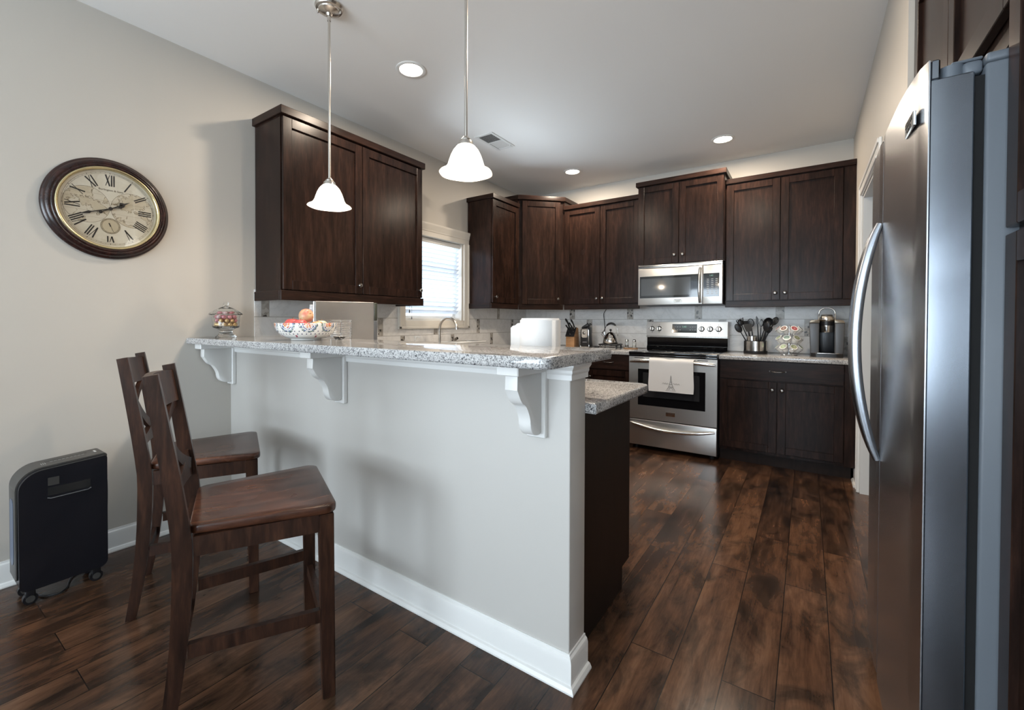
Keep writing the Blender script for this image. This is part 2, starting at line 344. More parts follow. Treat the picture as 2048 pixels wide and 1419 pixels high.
# ------------------------------------------------------------------ mesh builder
class MB:
    def __init__(s, M=None): s.v = []; s.f = []; s.M = M or Matrix.Identity(4)
    def raw(s, verts, faces):
        o = len(s.v); s.v += [s.M @ Vector(p) for p in verts]; s.f += [tuple(i+o for i in f) for f in faces]; return s
    def box(s, a, b, bev=0.0):
        x0, x1 = sorted((a[0], b[0])); y0, y1 = sorted((a[1], b[1])); z0, z1 = sorted((a[2], b[2]))
        bev = min(bev, 0.45*min(x1-x0, y1-y0, z1-z0))
        if bev <= 0:
            vs = [(x, y, z) for z in (z0, z1) for y in (y0, y1) for x in (x0, x1)]
            return s.raw(vs, [(0, 2, 3, 1), (4, 5, 7, 6), (0, 1, 5, 4), (2, 6, 7, 3), (0, 4, 6, 2), (1, 3, 7, 5)])
        bm = bmesh.new(); bmesh.ops.create_cube(bm, size=1)
        for v in bm.verts: v.co = Vector(((x0+x1)/2+v.co.x*(x1-x0), (y0+y1)/2+v.co.y*(y1-y0), (z0+z1)/2+v.co.z*(z1-z0)))
        bmesh.ops.bevel(bm, geom=bm.edges[:], offset=bev, segments=1 if bev < 0.004 else 3, profile=0.5, affect='EDGES', clamp_overlap=True)
        return s.frombm(bm)
    def frombm(s, bm):
        bm.verts.index_update(); vs = [v.co.copy() for v in bm.verts]; fs = [tuple(v.index for v in f.verts) for f in bm.faces]; bm.free(); return s.raw(vs, fs)
    def prism(s, poly, t0, t1, fn, bev=0.0, seg=2):
        """poly: 2-D loop; fn(a,b,t)->xyz"""
        k = len(poly)
        if bev > 0:
            bm = bmesh.new(); lo = [bm.verts.new(fn(a, b, t0)) for a, b in poly]; hi = [bm.verts.new(fn(a, b, t1)) for a, b in poly]
            f0 = bm.faces.new(lo[::-1]); f1 = bm.faces.new(hi)
            for i in range(k): bm.faces.new((lo[i], lo[(i+1) % k], hi[(i+1) % k], hi[i]))
            bmesh.ops.bevel(bm, geom=list(set(f0.edges[:]+f1.edges[:])), offset=bev, segments=seg, profile=0.5, affect='EDGES', clamp_overlap=True)
            return s.frombm(bm)
        vs = [fn(a, b, t0) for a, b in poly]+[fn(a, b, t1) for a, b in poly]
        return s.raw(vs, [tuple(range(k))[::-1], tuple(range(k, 2*k))]+[(i, (i+1) % k, k+(i+1) % k, k+i) for i in range(k)])
    def lathe(s, prof, o=(0, 0, 0), axis=(0, 0, 1), n=32, fx=None):
        A = Vector(axis).normalized(); q = Vector((0, 0, 1)).rotation_difference(A); o = Vector(o)
        vs = []; rings = []
        for r, z in prof:
            if r < 1e-6: rings.append([len(vs)]); vs.append(o+q @ Vector((0, 0, z)))
            else:
                ring = []
                for i in range(n):
                    a = 2*PI*i/n; rr = r*(fx(a, r, z) if fx else 1); ring.append(len(vs)); vs.append(o+q @ Vector((rr*math.cos(a), rr*math.sin(a), z)))
                rings.append(ring)
        fs = []
        for a, b in zip(rings, rings[1:]):
            if len(a) == 1 and len(b) == 1: continue
            for i in range(n):
                j = (i+1) % n
                if len(a) == 1: fs.append((a[0], b[j], b[i]))
                elif len(b) == 1: fs.append((a[i], a[j], b[0]))
                else: fs.append((a[i], a[j], b[j], b[i]))
        return s.raw(vs, fs)
    def cyl(s, p0, p1, r0, r1=None, n=20):
        p0 = Vector(p0); p1 = Vector(p1); L = (p1-p0).length; r1 = r0 if r1 is None else r1
        return s.lathe([(0, 0), (r0, 0), (r1, L), (0, L)], p0, p1-p0, n)
    def tube(s, pts, r, n=10, closed=False, flat=None, ref=None):
        P = [Vector(p) for p in pts]; k = len(P); R = r if isinstance(r, (list, tuple)) else [r]*k
        vs = []; prev = None
        for i in range(k):
            if closed: T = (P[(i+1) % k]-P[i-1])
            else: T = P[min(i+1, k-1)]-P[max(i-1, 0)]
            T.normalize()
            if prev is None:
                u = Vector(ref) if ref else (Vector((0, 0, 1)) if abs(T.z) < 0.9 else Vector((1, 0, 0)))
            else: u = prev
            u = (u-T*u.dot(T)).normalized(); prev = u; w = T.cross(u)
            fl = flat or 1.0
            for j in range(n):
                a = 2*PI*j/n; vs.append(P[i]+u*(R[i]*math.cos(a))+w*(R[i]*fl*math.sin(a)))
        fs = []
        for i in range(k if closed else k-1):
            a, b = i*n, ((i+1) % k)*n
            for j in range(n): fs.append((a+j, a+(j+1) % n, b+(j+1) % n, b+j))
        if not closed: fs += [tuple(range(n))[::-1], tuple(range((k-1)*n, k*n))]
        return s.raw(vs, fs)
    def sphere(s, c, r, sz=(1, 1, 1), n=16):
        c = Vector(c); k = n//2
        prof = [(math.sin(PI*i/k), -math.cos(PI*i/k)) for i in range(k+1)]; prof[0] = (0, -1); prof[-1] = (0, 1)
        M0 = s.M; s.M = M0 @ Matrix.Translation(c) @ Matrix.Diagonal((r*sz[0], r*sz[1], r*sz[2], 1)); s.lathe(prof, n=n); s.M = M0; return s
    def text(s, string, size, M, extrude=0.0006, align='CENTER'):
        cu = bpy.data.curves.new('t', 'FONT'); cu.body = string; cu.size = size; cu.align_x = align; cu.align_y = 'CENTER'; cu.extrude = extrude
        ob = bpy.data.objects.new('t', cu); COL.objects.link(ob); dg = bpy.context.evaluated_depsgraph_get(); me = bpy.data.meshes.new_from_object(ob.evaluated_get(dg))
        vs = [M @ v.co for v in me.vertices]; fs = [tuple(p.vertices) for p in me.polygons]
        bpy.data.objects.remove(ob, do_unlink=True); bpy.data.curves.remove(cu); bpy.data.meshes.remove(me)
        return s.raw(vs, fs)

def root_off(p):
    v = Vector((0, 0, 0))
    while p is not None: v += p.location; p = p.parent
    return v
def obj(name, mb, mat, parent=None, local=False, smooth=35, origin=None):
    """ONE mesh object. World-built vertices are moved into the parent's space unless local=True."""
    off = Vector((0, 0, 0)) if local or parent is None else root_off(parent)
    loc = Vector((0, 0, 0))
    if parent is None and origin is not None: off = Vector(origin); loc = off
    me = bpy.data.meshes.new(name); me.from_pydata([v-off for v in mb.v], [], mb.f); me.validate()
    bm = bmesh.new(); bm.from_mesh(me); bmesh.ops.recalc_face_normals(bm, faces=bm.faces); bm.to_mesh(me); bm.free()
    if smooth:
        for p in me.polygons: p.use_smooth = True
        me.set_sharp_from_angle(angle=math.radians(smooth))
    me.materials.append(mat)
    o = bpy.data.objects.new(name, me); COL.objects.link(o); o.parent = parent; o.location = loc
    return o
def tag(o, label, cat, group=None, kind=None):
    o['label'] = label; o['category'] = cat
    if group: o['group'] = group
    if kind: o['kind'] = kind
    return o
def thing(name, label, cat, loc=(0, 0, 0), rotz=0.0, group=None):
    o = bpy.data.objects.new(name, None); o.empty_display_size = 0.1; COL.objects.link(o); o.location = loc; o.rotation_euler = (0, 0, rotz)
    return tag(o, label, cat, group)
def struct(name, mb, mat, smooth=35):
    o = obj(name, mb, mat, smooth=smooth); o['kind'] = 'structure'; return o
def dup(root, loc, rotz=None, label=None, group=None, rot=None):
    r = root.copy(); COL.objects.link(r); r.location = loc
    if rotz is not None: r.rotation_euler = (0, 0, rotz)
    if rot is not None: r.rotation_euler = rot
    if label: r['label'] = label
    if group: r['group'] = group
    for ch in list(root.children):
        c = ch.copy(); COL.objects.link(c); c.parent = r
        for g in list(ch.children):
            d = g.copy(); COL.objects.link(d); d.parent = c
    return r
def frame(origin, U, V):
    """matrix taking (u along width, v outward, z) to world"""
    return Matrix(((U[0], V[0], 0, origin[0]), (U[1], V[1], 0, origin[1]), (0, 0, 1, 0), (0, 0, 0, 1)))
def fpt(M, u, v, z): return tuple(M @ Vector((u, v, z)))

# ------------------------------------------------------------------ room shell
ALC0 = -2.515           # where the right wall steps back into the fridge alcove
XA = 3.96               # back of the alcove
YR = -8.5
def wall_with_hole(axis, pos0, pos1, a0, a1, z0, z1, holes):
    mb = MB()
    def bx(aa, ab, za, zb):
        if ab-aa < 1e-4 or zb-za < 1e-4: return
        if axis == 'X': mb.box((pos0, aa, za), (pos1, ab, zb))
        else: mb.box((aa, pos0, za), (ab, pos1, zb))
    cur = a0
    for h0, h1, hz0, hz1 in sorted(holes):
        bx(cur, h0, z0, z1); bx(h0, h1, z0, hz0); bx(h0, h1, hz1, z1); cur = h1
    bx(cur, a1, z0, z1); return mb
struct('floor', MB().box((-0.15, YR-0.15, -0.1), (5.2, 0.15, 0)), M_floor)
struct('ceiling', MB().box((-0.15, YR-0.15, H), (5.2, 0.15, H+0.1)), M_ceil)
struct('wall_left', wall_with_hole('X', -0.15, 0, YR-0.15, 0.15, 0, H, [(-2.075, -1.275, 1.195, 2.0)]), M_wall)
struct('wall_back', MB().box((0, 0, 0), (W+0.12, 0.15, H)), M_wall)
DO0, DO1, DOZ = -1.72, -0.86, 2.075
struct('wall_right', wall_with_hole('X', W, W+0.12, ALC0, 0, 0, H, [(DO0, DO1, 0, DOZ)]), M_wall)
struct('wall_alcove', MB().box((W+0.12, ALC0, 0), (XA, ALC0+0.12, H)).box((XA, -4.30, 0), (XA+0.12, ALC0+0.12, H)).box((XA+0.12, -4.30, 0), (5.1, -4.18, H)), M_wall)
struct('wall_rear', wall_with_hole('Y', YR-0.15, YR, 0, 5.1, 0, H, [(0.3, 2.0, 0.35, 2.35), (2.45, 4.75, 0.35, 2.35)]), M_wall)
struct('wall_hallway', MB().box((W+0.12, 0, 0), (5.1, 0.12, H)).box((5.0, ALC0, 0), (5.1, 0, H)).box((5.0, YR, 0), (5.1, -4.30, H)).box((XA+0.12, ALC0, 0), (5.0, ALC0+0.1, H)), M_wall)
# half wall of the breakfast bar
YB0, YB1, XB = -3.53, -3.41, 2.332
struct('wall_half', MB().box((0, YB0, 0), (XB, YB1, 1.062), 0.004), M_bar)
# baseboards
def base_profile(): return [(0, 0), (0.028, 0), (0.028, 0.006), (0.022, 0.017), (0.0145, 0.020), (0.0145, 0.088), (0.011, 0.100), (0.005, 0.106), (0.004, 0.113), (0, 0.113)]
def baseboard(name, path):
    """path: list of (x,y,nx,ny): mitred run, profile offset along the normal"""
    mb = MB(); pr = base_profile(); k = len(pr)
    vs = [(x+nx*d, y+ny*d, z) for x, y, nx, ny in path for d, z in pr]
    fs = [tuple(range(k)), tuple(range((len(path)-1)*k, len(path)*k))[::-1]]
    for i in range(len(path)-1):
        for j in range(k): fs.append((i*k+j, i*k+(j+1) % k, (i+1)*k+(j+1) % k, (i+1)*k+j))
    mb.raw(vs, fs); return struct(name, mb, M_trim, smooth=25)
baseboard('baseboard_left', [(0, YR, 1, 0), (0, YB0-0.0005, 1, 0)])
baseboard('baseboard_half', [(0.03, YB0, 0, -1), (XB, YB0, 1, -1), (XB, YB1-0.001, 1, 0)])
baseboard('baseboard_right', [(W, -0.57, -1, 0), (W, -0.757, -1, 0)])
# moulding under the bar top
mb = MB(); pr = [(0, 1.006), (0.010, 1.006), (0.010, 1.022), (0.014, 1.030), (0.014, 1.038), (0.022, 1.050), (0.022, 1.062), (0, 1.062)]
path = [(0.0, YB0, 0, -1), (XB, YB0, 1, -1), (XB, YB1, 1, 0)]; k = len(pr)
vs = [(x+nx*d, y+ny*d, z) for x, y, nx, ny in path for d, z in pr]; fs = [tuple(range(k)), tuple(range(2*k, 3*k))[::-1]]
for i in range(2):
    for j in range(k): fs.append((i*k+j, i*k+(j+1) % k, (i+1)*k+(j+1) % k, (i+1)*k+j))
mb.raw(vs, fs); struct('trim_1', mb, M_trim, smooth=25)
# stone backsplash
struct('wall_backsplash_back', MB().box((0.008, -0.008, 0.9145), (W, 0, 1.40)), M_tileX)
struct('wall_backsplash_left', wall_with_hole('X', 0, 0.008, -3.385, 0, 0.9145, 1.40, [(-2.165, -1.187, 1.125, 1.40)]), M_tileY)
# kitchen window: casing, jamb, pane
WY0, WY1, WZ0, WZ1 = -2.165, -1.187, 1.125, 2.12
mb = MB()
for (ya, yb, za, zb) in ((WY0, WY0+0.08, WZ0, 2.0), (WY1-0.08, WY1, WZ0, 2.0), (WY0+0.08, WY1-0.08, WZ0, 1.205)):
    mb.box((0.0, ya, za), (0.026, yb, zb), 0.004)
mb.box((0.0255, WY0+0.004, WZ0+0.004), (0.034, WY0+0.026, 2.0), 0.003).box((0.0255, WY1-0.026, WZ0+0.004), (0.034, WY1-0.004, 2.0), 0.003).box((0.0255, WY0+0.004, WZ0+0.004), (0.034, WY1-0.004, WZ0+0.026), 0.003)
mb.box((0, WY0, 1.995), (0.026, WY1, 2.07), 0.003)
mb.prism([(0, 2.045), (0.030, 2.045), (0.030, 2.058), (0.034, 2.066), (0.035, 2.082), (0.042, 2.098), (0.044, 2.112), (0.044, 2.12), (0, 2.12)], WY0-0.004, WY1+0.004, lambda a, b, t: (a, t, b))
w1 = struct('window_1', mb, M_cream)
mb = MB().box((-0.15, WY0+0.09, 1.195), (0.0, WY0+0.10, 2.0)).box((-0.15, WY1-0.10, 1.195), (0.0, WY1-0.09, 2.0)).box((-0.15, WY0+0.10, 1.195), (0.0, WY1-0.10, 1.206)).box((-0.15, WY0+0.10, 1.99), (0.0, WY1-0.10, 2.0))
obj('jamb', mb, M_white, w1)
mb = MB().box((-0.115, WY0+0.10, 1.206), (-0.09, WY0+0.14, 1.99)).box((-0.115, WY1-0.14, 1.206), (-0.09, WY1-0.10, 1.99)).box((-0.115, WY0+0.14, 1.206), (-0.09, WY1-0.14, 1.25)).box((-0.115, WY0+0.14, 1.95), (-0.09, WY1-0.14, 1.99)).box((-0.113, WY0+0.14, 1.585), (-0.092, WY1-0.14, 1.62))
obj('sash', mb, M_white, w1)
obj('pane', MB().box((-0.104, WY0+0.14, 1.25), (-0.1, WY1-0.14, 1.95)), M_pane, w1)
# rear windows (behind the camera)
for i, (xa, xb) in enumerate(((0.3, 2.0), (2.45, 4.75))):
    mb = MB()
    for a, b in ((xa, xa+0.06), (xb-0.06, xb), ((xa+xb)/2-0.03, (xa+xb)/2+0.03)): mb.box((a, YR-0.12, 0.35), (b, YR-0.07, 2.35))
    mb.box((xa, YR-0.12, 0.35), (xb, YR-0.07, 0.41)).box((xa, YR-0.12, 2.29), (xb, YR-0.07, 2.35))
    mb.box((xa-0.08, YR, 0.27), (xa, YR+0.02, 2.43)).box((xb, YR, 0.27), (xb+0.08, YR+0.02, 2.43)).box((xa, YR, 2.35), (xb, YR+0.02, 2.43)).box((xa, YR, 0.27), (xb, YR+0.02, 0.35))
    ww = struct('window_%d' % (i+2), mb, M_trim); obj('pane', MB().box((xa, YR-0.1, 0.4), (xb, YR-0.095, 2.3)), M_pane, ww)
# doorway casing in the right wall
mb = MB()
def casing(mb, y0, y1, z0, z1):
    mb.box((W-0.014, y0, z0), (W, y1, z1), 0.003)
casing(mb, DO1, DO1+0.088, 0, DOZ+0.088); casing(mb, DO0-0.088, DO0, 0, DOZ+0.088); casing(mb, DO0, DO1, DOZ, DOZ+0.088)
mb.box((W-0.02, DO1+0.06, 0), (W-0.0135, DO1+0.086, DOZ+0.086), 0.003).box((W-0.02, DO0-0.086, DOZ+0.06), (W-0.0135, DO1+0.06, DOZ+0.086), 0.003).box((W-0.018, DO1+0.004, 0), (W-0.0135, DO1+0.018, DOZ+0.018), 0.002).box((W-0.018, DO0, DOZ+0.004), (W-0.0135, DO1+0.004, DOZ+0.018), 0.002)
mb.box((W, DO1-0.018, 0), (W+0.12, DO1-0.0005, DOZ)).box((W, DO0+0.0005, 0), (W+0.12, DO0+0.018, DOZ)).box((W, DO0+0.018, DOZ-0.018), (W+0.12, DO1-0.018, DOZ-0.0005))
struct('door_1', mb, M_trim)

# ------------------------------------------------------------------ cabinets
def shaker(M, u0, u1, z0, z1, v, t=0.020, st=0.058, rec=0.013):
    """five-piece door whose outer face stands at v"""
    mb = MB(M); b = 0.0018
    mb.box((u0, v-t, z0), (u0+st, v, z1), b).box((u1-st, v-t, z0), (u1, v, z1), b)
    mb.box((u0+st, v-t, z1-st), (u1-st, v, z1), b).box((u0+st, v-t, z0), (u1-st, v, z0+st), b)
    mb.box((u0+st-0.003, v-t, z0+st-0.003), (u1-st+0.003, v-rec, z1-st+0.003)); return mb
def knob(M, u, v, z, parent):
    mb = MB(); o = fpt(M, u, v, z); ax = (M.to_3x3() @ Vector((0, 1, 0)))
    mb.lathe([(0, 0), (0.007, 0), (0.0055, 0.006), (0.006, 0.012), (0.0135, 0.018), (0.0155, 0.024), (0.012, 0.030), (0.0085, 0.031), (0.0075, 0.029), (0, 0.030)], o, ax, 20)
    return obj('knob', mb, M_pewter, parent)
def crown(M, parent, u0, u1, v, z, h=0.045, p=0.016, ends=(1, 1)):
    mb = MB(M); mb.box((u0-p*ends[0], 0.001, z), (u1+p*ends[1], v+p, z+h), 0.003); return obj('crown_moulding', mb, M_cabh, parent)
def rail(M, parent, u0, u1, v, z0, z1, p=0.012, ends=(1, 1)):
    mb = MB(M); t = 0.02
    mb.box((u0-p*ends[0], v+p-t, z0), (u1+p*ends[1], v+p, z1), 0.003)
    if ends[0]: mb.box((u0-p, 0.012, z0), (u0-p+t, v+p-t, z1), 0.002)
    if ends[1]: mb.box((u1+p-t, 0.012, z0), (u1+p, v+p-t, z1), 0.002)
    return obj('light_rail', mb, M_cabh, parent)
FB = frame((0, 0, 0), (1, 0), (0, -1))      # back wall units
FL = frame((0, 0, 0), (0, 1), (1, 0))       # left wall units (u = Y)
UB = 1.385; UT = 2.447                      # underside and top of the upper boxes
# double upper left of the microwave
t = thing('wall_cabinet', 'dark double-door wall cabinet between the corner cabinet and the microwave', 'cabinet', (1.12, 0, UB), group='dark wall cabinets')
obj('body', MB(FB).box((0.703, 0.001, UB), (1.552, 0.312, UT)), M_cab, t)
for u0, u1, ku in ((0.708, 1.126, 1.097), (1.131, 1.548, 1.160)):
    d = obj('door', shaker(FB, u0, u1, 1.39, 2.44, 0.334), M_cab, t); knob(FB, ku, 0.334, 1.447, d)
crown(FB, t, 0.703, 1.552, 0.334, 2.444, ends=(0, 0)); rail(FB, t, 0.703, 1.552, 0.318, 1.33, UB-0.0005, ends=(0, 0))
# cabinet over the microwave
t = thing('wall_cabinet', 'short dark two-door cabinet right above the microwave', 'cabinet', (1.95, 0, 1.753), group='dark wall cabinets')
obj('body', MB(FB).box((1.5535, 0.001, 1.753), (2.337, 0.384, 2.545)), M_cab, t)
for u0, u1, ku in ((1.559, 1.943, 1.908), (1.948, 2.332, 1.983)):
    d = obj('door', shaker(FB, u0, u1, 1.762, 2.53, 0.405), M_cab, t); knob(FB, ku, 0.405, 1.838, d)
crown(FB, t, 1.5535, 2.337, 0.405, 2.537, 0.046, 0.016)
# right upper
t = thing('wall_cabinet', 'tall dark two-door wall cabinet above the coffee maker', 'cabinet', (2.8, 0, UB), group='dark wall cabinets')
obj('body', MB(FB).box((2.3385, 0.001, UB), (3.19, 0.312, UT)), M_cab, t)
obj('filler', MB(FB).box((3.1905, 0.001, UB), (W-0.001, 0.33, UT), 0.002), M_cab, t)
for u0, u1, ku in ((2.346, 2.759, 2.728), (2.764, 3.187, 2.80)):
    d = obj('door', shaker(FB, u0, u1, 1.39, 2.44, 0.334), M_cab, t); knob(FB, ku, 0.334, 1.449, d)
crown(FB, t, 2.3385, W-0.001, 0.330, 2.447, ends=(0, 0)); rail(FB, t, 2.3385, W-0.001, 0.318, 1.33, UB-0.0005, ends=(0, 0))
# diagonal corner cabinet
t = thing('corner_cabinet', 'taller dark single-door cabinet set diagonally across the kitchen corner', 'cabinet', (0.35, -0.35, UB), group='dark wall cabinets')
A, B = (0.318, -0.680), (0.680, -0.318)
def inset(poly, d):  # small helper for shrinking towards the wall corner
    return [(max(x-d, 0.0), min(y+d, 0.0)) for x, y in poly]
foot = [(0.009, -0.009), (0.009, -0.701), (0.318, -0.701), A, B, (0.701, -0.318), (0.701, -0.009)]
xyz = lambda a, b, z: (a, b, z)
obj('body', MB().prism(foot, UB, 2.55, xyz), M_cab, t)
FD = frame((A[0], A[1], 0), (0.70711, 0.70711), (0.70711, -0.70711)); LD = math.hypot(B[0]-A[0], B[1]-A[1])
d = obj('door', shaker(FD, 0.036, LD-0.036, 1.39, 2.535, 0.022), M_cab, t); knob(FD, LD-0.066, 0.022, 1.449, d)
cr = [(0.009, -0.009), (0.009, -0.712), (0.325, -0.712), (0.340, -0.700), (0.700, -0.340), (0.712, -0.325), (0.712, -0.009)]
obj('crown_moulding', MB().prism([(a+0.006 if a > .3 else a, b-0.006 if b < -.3 else b) for a, b in cr], 2.546, 2.592, xyz, 0.003), M_cabh, t)
mb = MB(FD).box((0.0, -0.004, 1.33), (LD, 0.016, UB-0.0005), 0.003)
obj('light_rail', mb, M_cabh, t)
# narrow cabinet beside the window
t = thing('wall_cabinet', 'narrow dark wall cabinet on the left wall right of the window', 'cabinet', (0, -0.95, UB), group='dark wall cabinets')
obj('body', MB(FL).box((-1.194, 0.009, UB), (-0.703, 0.312, UT)), M_cab, t)
d = obj('door', shaker(FL, -1.190, -0.708, 1.39, 2.44, 0.334), M_cab, t); knob(FL, -1.152, 0.334, 1.449, d)
crown(FL, t, -1.194, -0.703, 0.334, 2.447, ends=(1, 0)); rail(FL, t, -1.194, -0.703, 0.318, 1.33, UB-0.0005, ends=(1, 0))
# big cabinet over the bar end
t = thing('wall_cabinet', 'large dark two-door wall cabinet between the clock and the window', 'cabinet', (0, -2.78, UB), group='dark wall cabinets')
obj('body', MB(FL).box((-3.378, 0.009, UB), (-2.186, 0.312, UT+0.005)), M_cab, t)
for u0, u1, ku in ((-3.373, -2.790, -2.822), (-2.785, -2.191, -2.226)):
    d = obj('door', shaker(FL, u0, u1, 1.39, 2.445, 0.334), M_cab, t); knob(FL, ku, 0.334, 1.449, d)
crown(FL, t, -3.378, -2.186, 0.334, 2.452, 0.05); rail(FL, t, -3.378, -2.186, 0.322, 1.325, UB-0.0005)

# ---- base units
def toe(M, parent, u0, u1, v, h=0.10): obj('toe_kick', MB(M).box((u0, v-0.02, 0.0), (u1, v, h)), M_panel, parent)
def pull(M, u, v, z, parent, L=0.052):
    mb = MB(M); pts = []
    for i in range(9):
        s = -1+2*i/8; pts.append((u+s*L, v+0.022*(1-s**6)+0.004, z-0.004*(1-s*s)))
    mb.tube(pts, [0.006, 0.0045, 0.004, 0.0045, 0.005, 0.0045, 0.004, 0.0045, 0.006], 10)
    mb.cyl((u-L, v, z), (u-L, v+0.008, z), 0.006).cyl((u+L, v, z), (u+L, v+0.008, z), 0.006)
    return obj('pull_handle', mb, M_pewter, parent)
# right of the range
t = thing('base_cabinet', 'dark base cabinet with one wide drawer over two doors, right of the range', 'cabinet', (2.8, -0.3, 0), group='dark base cabinets')
obj('body', MB(FB).box((2.337, 0.009, 0.1005), (W-0.001, 0.588, 0.8765)).box((2.337, 0.009, 0.0), (W-0.03, 0.52, 0.1005)), M_cab, t)
obj('filler', MB(FB).box((3.196, 0.5885, 0.1005), (W-0.001, 0.608, 0.876), 0.002), M_cab, t)
mb = MB(FB).box((2.343, 0.589, 0.715), (3.192, 0.61, 0.872), 0.002); d = obj('drawer', mb, M_cabh, t); pull(FB, 2.766, 0.61, 0.795, d)
for u0, u1, ku in ((2.343, 2.760, 2.730), (2.765, 3.192, 2.797)):
    d = obj('door', shaker(FB, u0, u1, 0.126, 0.706, 0.61), M_cab, t); knob(FB, ku, 0.61, 0.643, d)
toe(FB, t, 2.337, W-0.028, 0.541)
# left of the range
t = thing('base_cabinet', 'dark base cabinet with drawers between the corner and the range', 'cabinet', (1.2, -0.3, 0), group='dark base cabinets')
obj('body', MB(FB).box((0.651, 0.009, 0.1005), (1.566, 0.588, 0.8765)).box((0.651, 0.009, 0.0), (1.566, 0.52, 0.1005)), M_cab, t)
d = obj('drawer', MB(FB).box((1.114, 0.589, 0.722), (1.560, 0.61, 0.872), 0.002), M_cabh, t); pull(FB, 1.337, 0.61, 0.797, d)
d = obj('drawer', MB(FB).box((0.672, 0.589, 0.722), (1.108, 0.61, 0.872), 0.002), M_cabh, t); pull(FB, 0.89, 0.61, 0.797, d)
d = obj('door', shaker(FB, 1.114, 1.560, 0.126, 0.714, 0.61), M_cab, t); knob(FB, 1.148, 0.61, 0.642, d)
d = obj('door', shaker(FB, 0.672, 1.108, 0.126, 0.714, 0.61), M_cab, t); knob(FB, 1.075, 0.61, 0.642, d)
toe(FB, t, 0.651, 1.566, 0.541)
# sink run on the left wall
t = thing('sink_cabinet', 'dark base cabinet run under the sink and window', 'cabinet', (0.3, -1.7, 0), group='dark base cabinets')
obj('body', MB(FL).box((-2.80, 0.009, 0.1005), (-0.012, 0.588, 0.70)).box((-2.80, 0.009, 0.0), (-0.012, 0.52, 0.1005)).box((-2.80, 0.5681, 0.7005), (-0.64, 0.588, 0.8765)), M_cab, t)
for i in range(4):
    u0 = -2.74+i*0.525; d = obj('door', shaker(FL, u0, u0+0.52, 0.126, 0.714, 0.61), M_cab, t); knob(FL, u0+(0.485 if i % 2 == 0 else 0.035), 0.61, 0.65, d)
    obj('drawer_front', MB(FL).box((u0, 0.589, 0.722), (u0+0.52, 0.61, 0.872), 0.002), M_cabh, t)
toe(FL, t, -2.80, -0.64, 0.541)
# peninsula unit: only its flat end panel and toe notch show
t = thing('peninsula_cabinet', 'dark flat end panel cabinet of the peninsula, behind the half wall', 'cabinet', (1.5, -3.1, 0), group='dark base cabinets')
pol = [(-3.4085, 0.0), (-2.905, 0.0), (-2.905, 0.10), (-2.812, 0.10), (-2.812, 0.8765), (-3.4085, 0.8765)]
obj('body', MB().prism([(a, b) for a, b in pol], 0.60, 2.268, lambda a, b, x: (x, a, b)), M_cab, t)
obj('end_panel', MB().prism(pol, 2.2685, 2.289, lambda a, b, x: (x, a, b), 0.0015, 1), M_panel, t)
FP = frame((0, -3.4, 0), (-1, 0), (0, 1))
for i in range(3):
    u0 = -2.26+i*0.54; d = obj('door', shaker(FP, u0, u0+0.532, 0.126, 0.86, 0.609), M_cab, t); knob(FP, u0+0.04, 0.609, 0.78, d)

# ---- worktops
def rounded(poly, radii, n=7):
    out = []; k = len(poly)
    for i in range(k):
        p = Vector(poly[i]); r = radii[i]
        if r <= 0: out.append(tuple(p)); continue
        a = (Vector(poly[i-1])-p).normalized(); b = (Vector(poly[(i+1) % k])-p).normalized()
        ang = a.angle(b); d = r/math.tan(ang/2); c = p+(a+b).normalized()*(r/math.sin(ang/2))
        s0 = p+a*d-c; s1 = p+b*d-c; t0 = math.atan2(s0.y, s0.x); dt = (math.atan2(s1.y, s1.x)-t0+PI) % (2*PI)-PI
        for j in range(n+1): out.append((c.x+r*math.cos(t0+dt*j/n), c.y+r*math.sin(t0+dt*j/n)))
    return out
ZB = 1.0966
pl = rounded([(0.0005, -3.768), (2.378, -3.768), (2.378, -3.262), (0.0005, -3.262)], [0, 0.032, 0.03, 0])
tag(obj('bar_countertop', MB().prism(pl, 1.0622, ZB, xyz, 0.008, 3), M_granite, origin=(1.2, -3.5, 1.0622)), 'speckled grey granite top of the raised breakfast bar', 'countertop', 'granite countertops')
pl = [(0.0085, -0.0085), (0.0085, -3.4095), (2.372, -3.4095), (2.372, -2.795), (0.64, -2.795), (0.64, -0.64), (1.5665, -0.64), (1.5665, -0.0085)]
pl = rounded(pl, [0, 0, 0, 0.03, 0.02, 0.02, 0, 0])
tag(obj('kitchen_countertop', MB().prism(pl, 0.877, 0.914, xyz, 0.008, 3), M_granite, origin=(0.3, -1.7, 0.877)), 'lower speckled granite worktop running from the peninsula past the sink to the range', 'countertop', 'granite countertops')
pl = [(2.3375, -0.0085), (2.3375, -0.64), (W-0.001, -0.64), (W-0.001, -0.0085)]
tag(obj('side_countertop', MB().prism(pl, 0.877, 0.914, xyz, 0.007, 3), M_granite, origin=(2.8, -0.3, 0.877)), 'short granite worktop right of the range under the coffee maker', 'countertop', 'granite countertops')

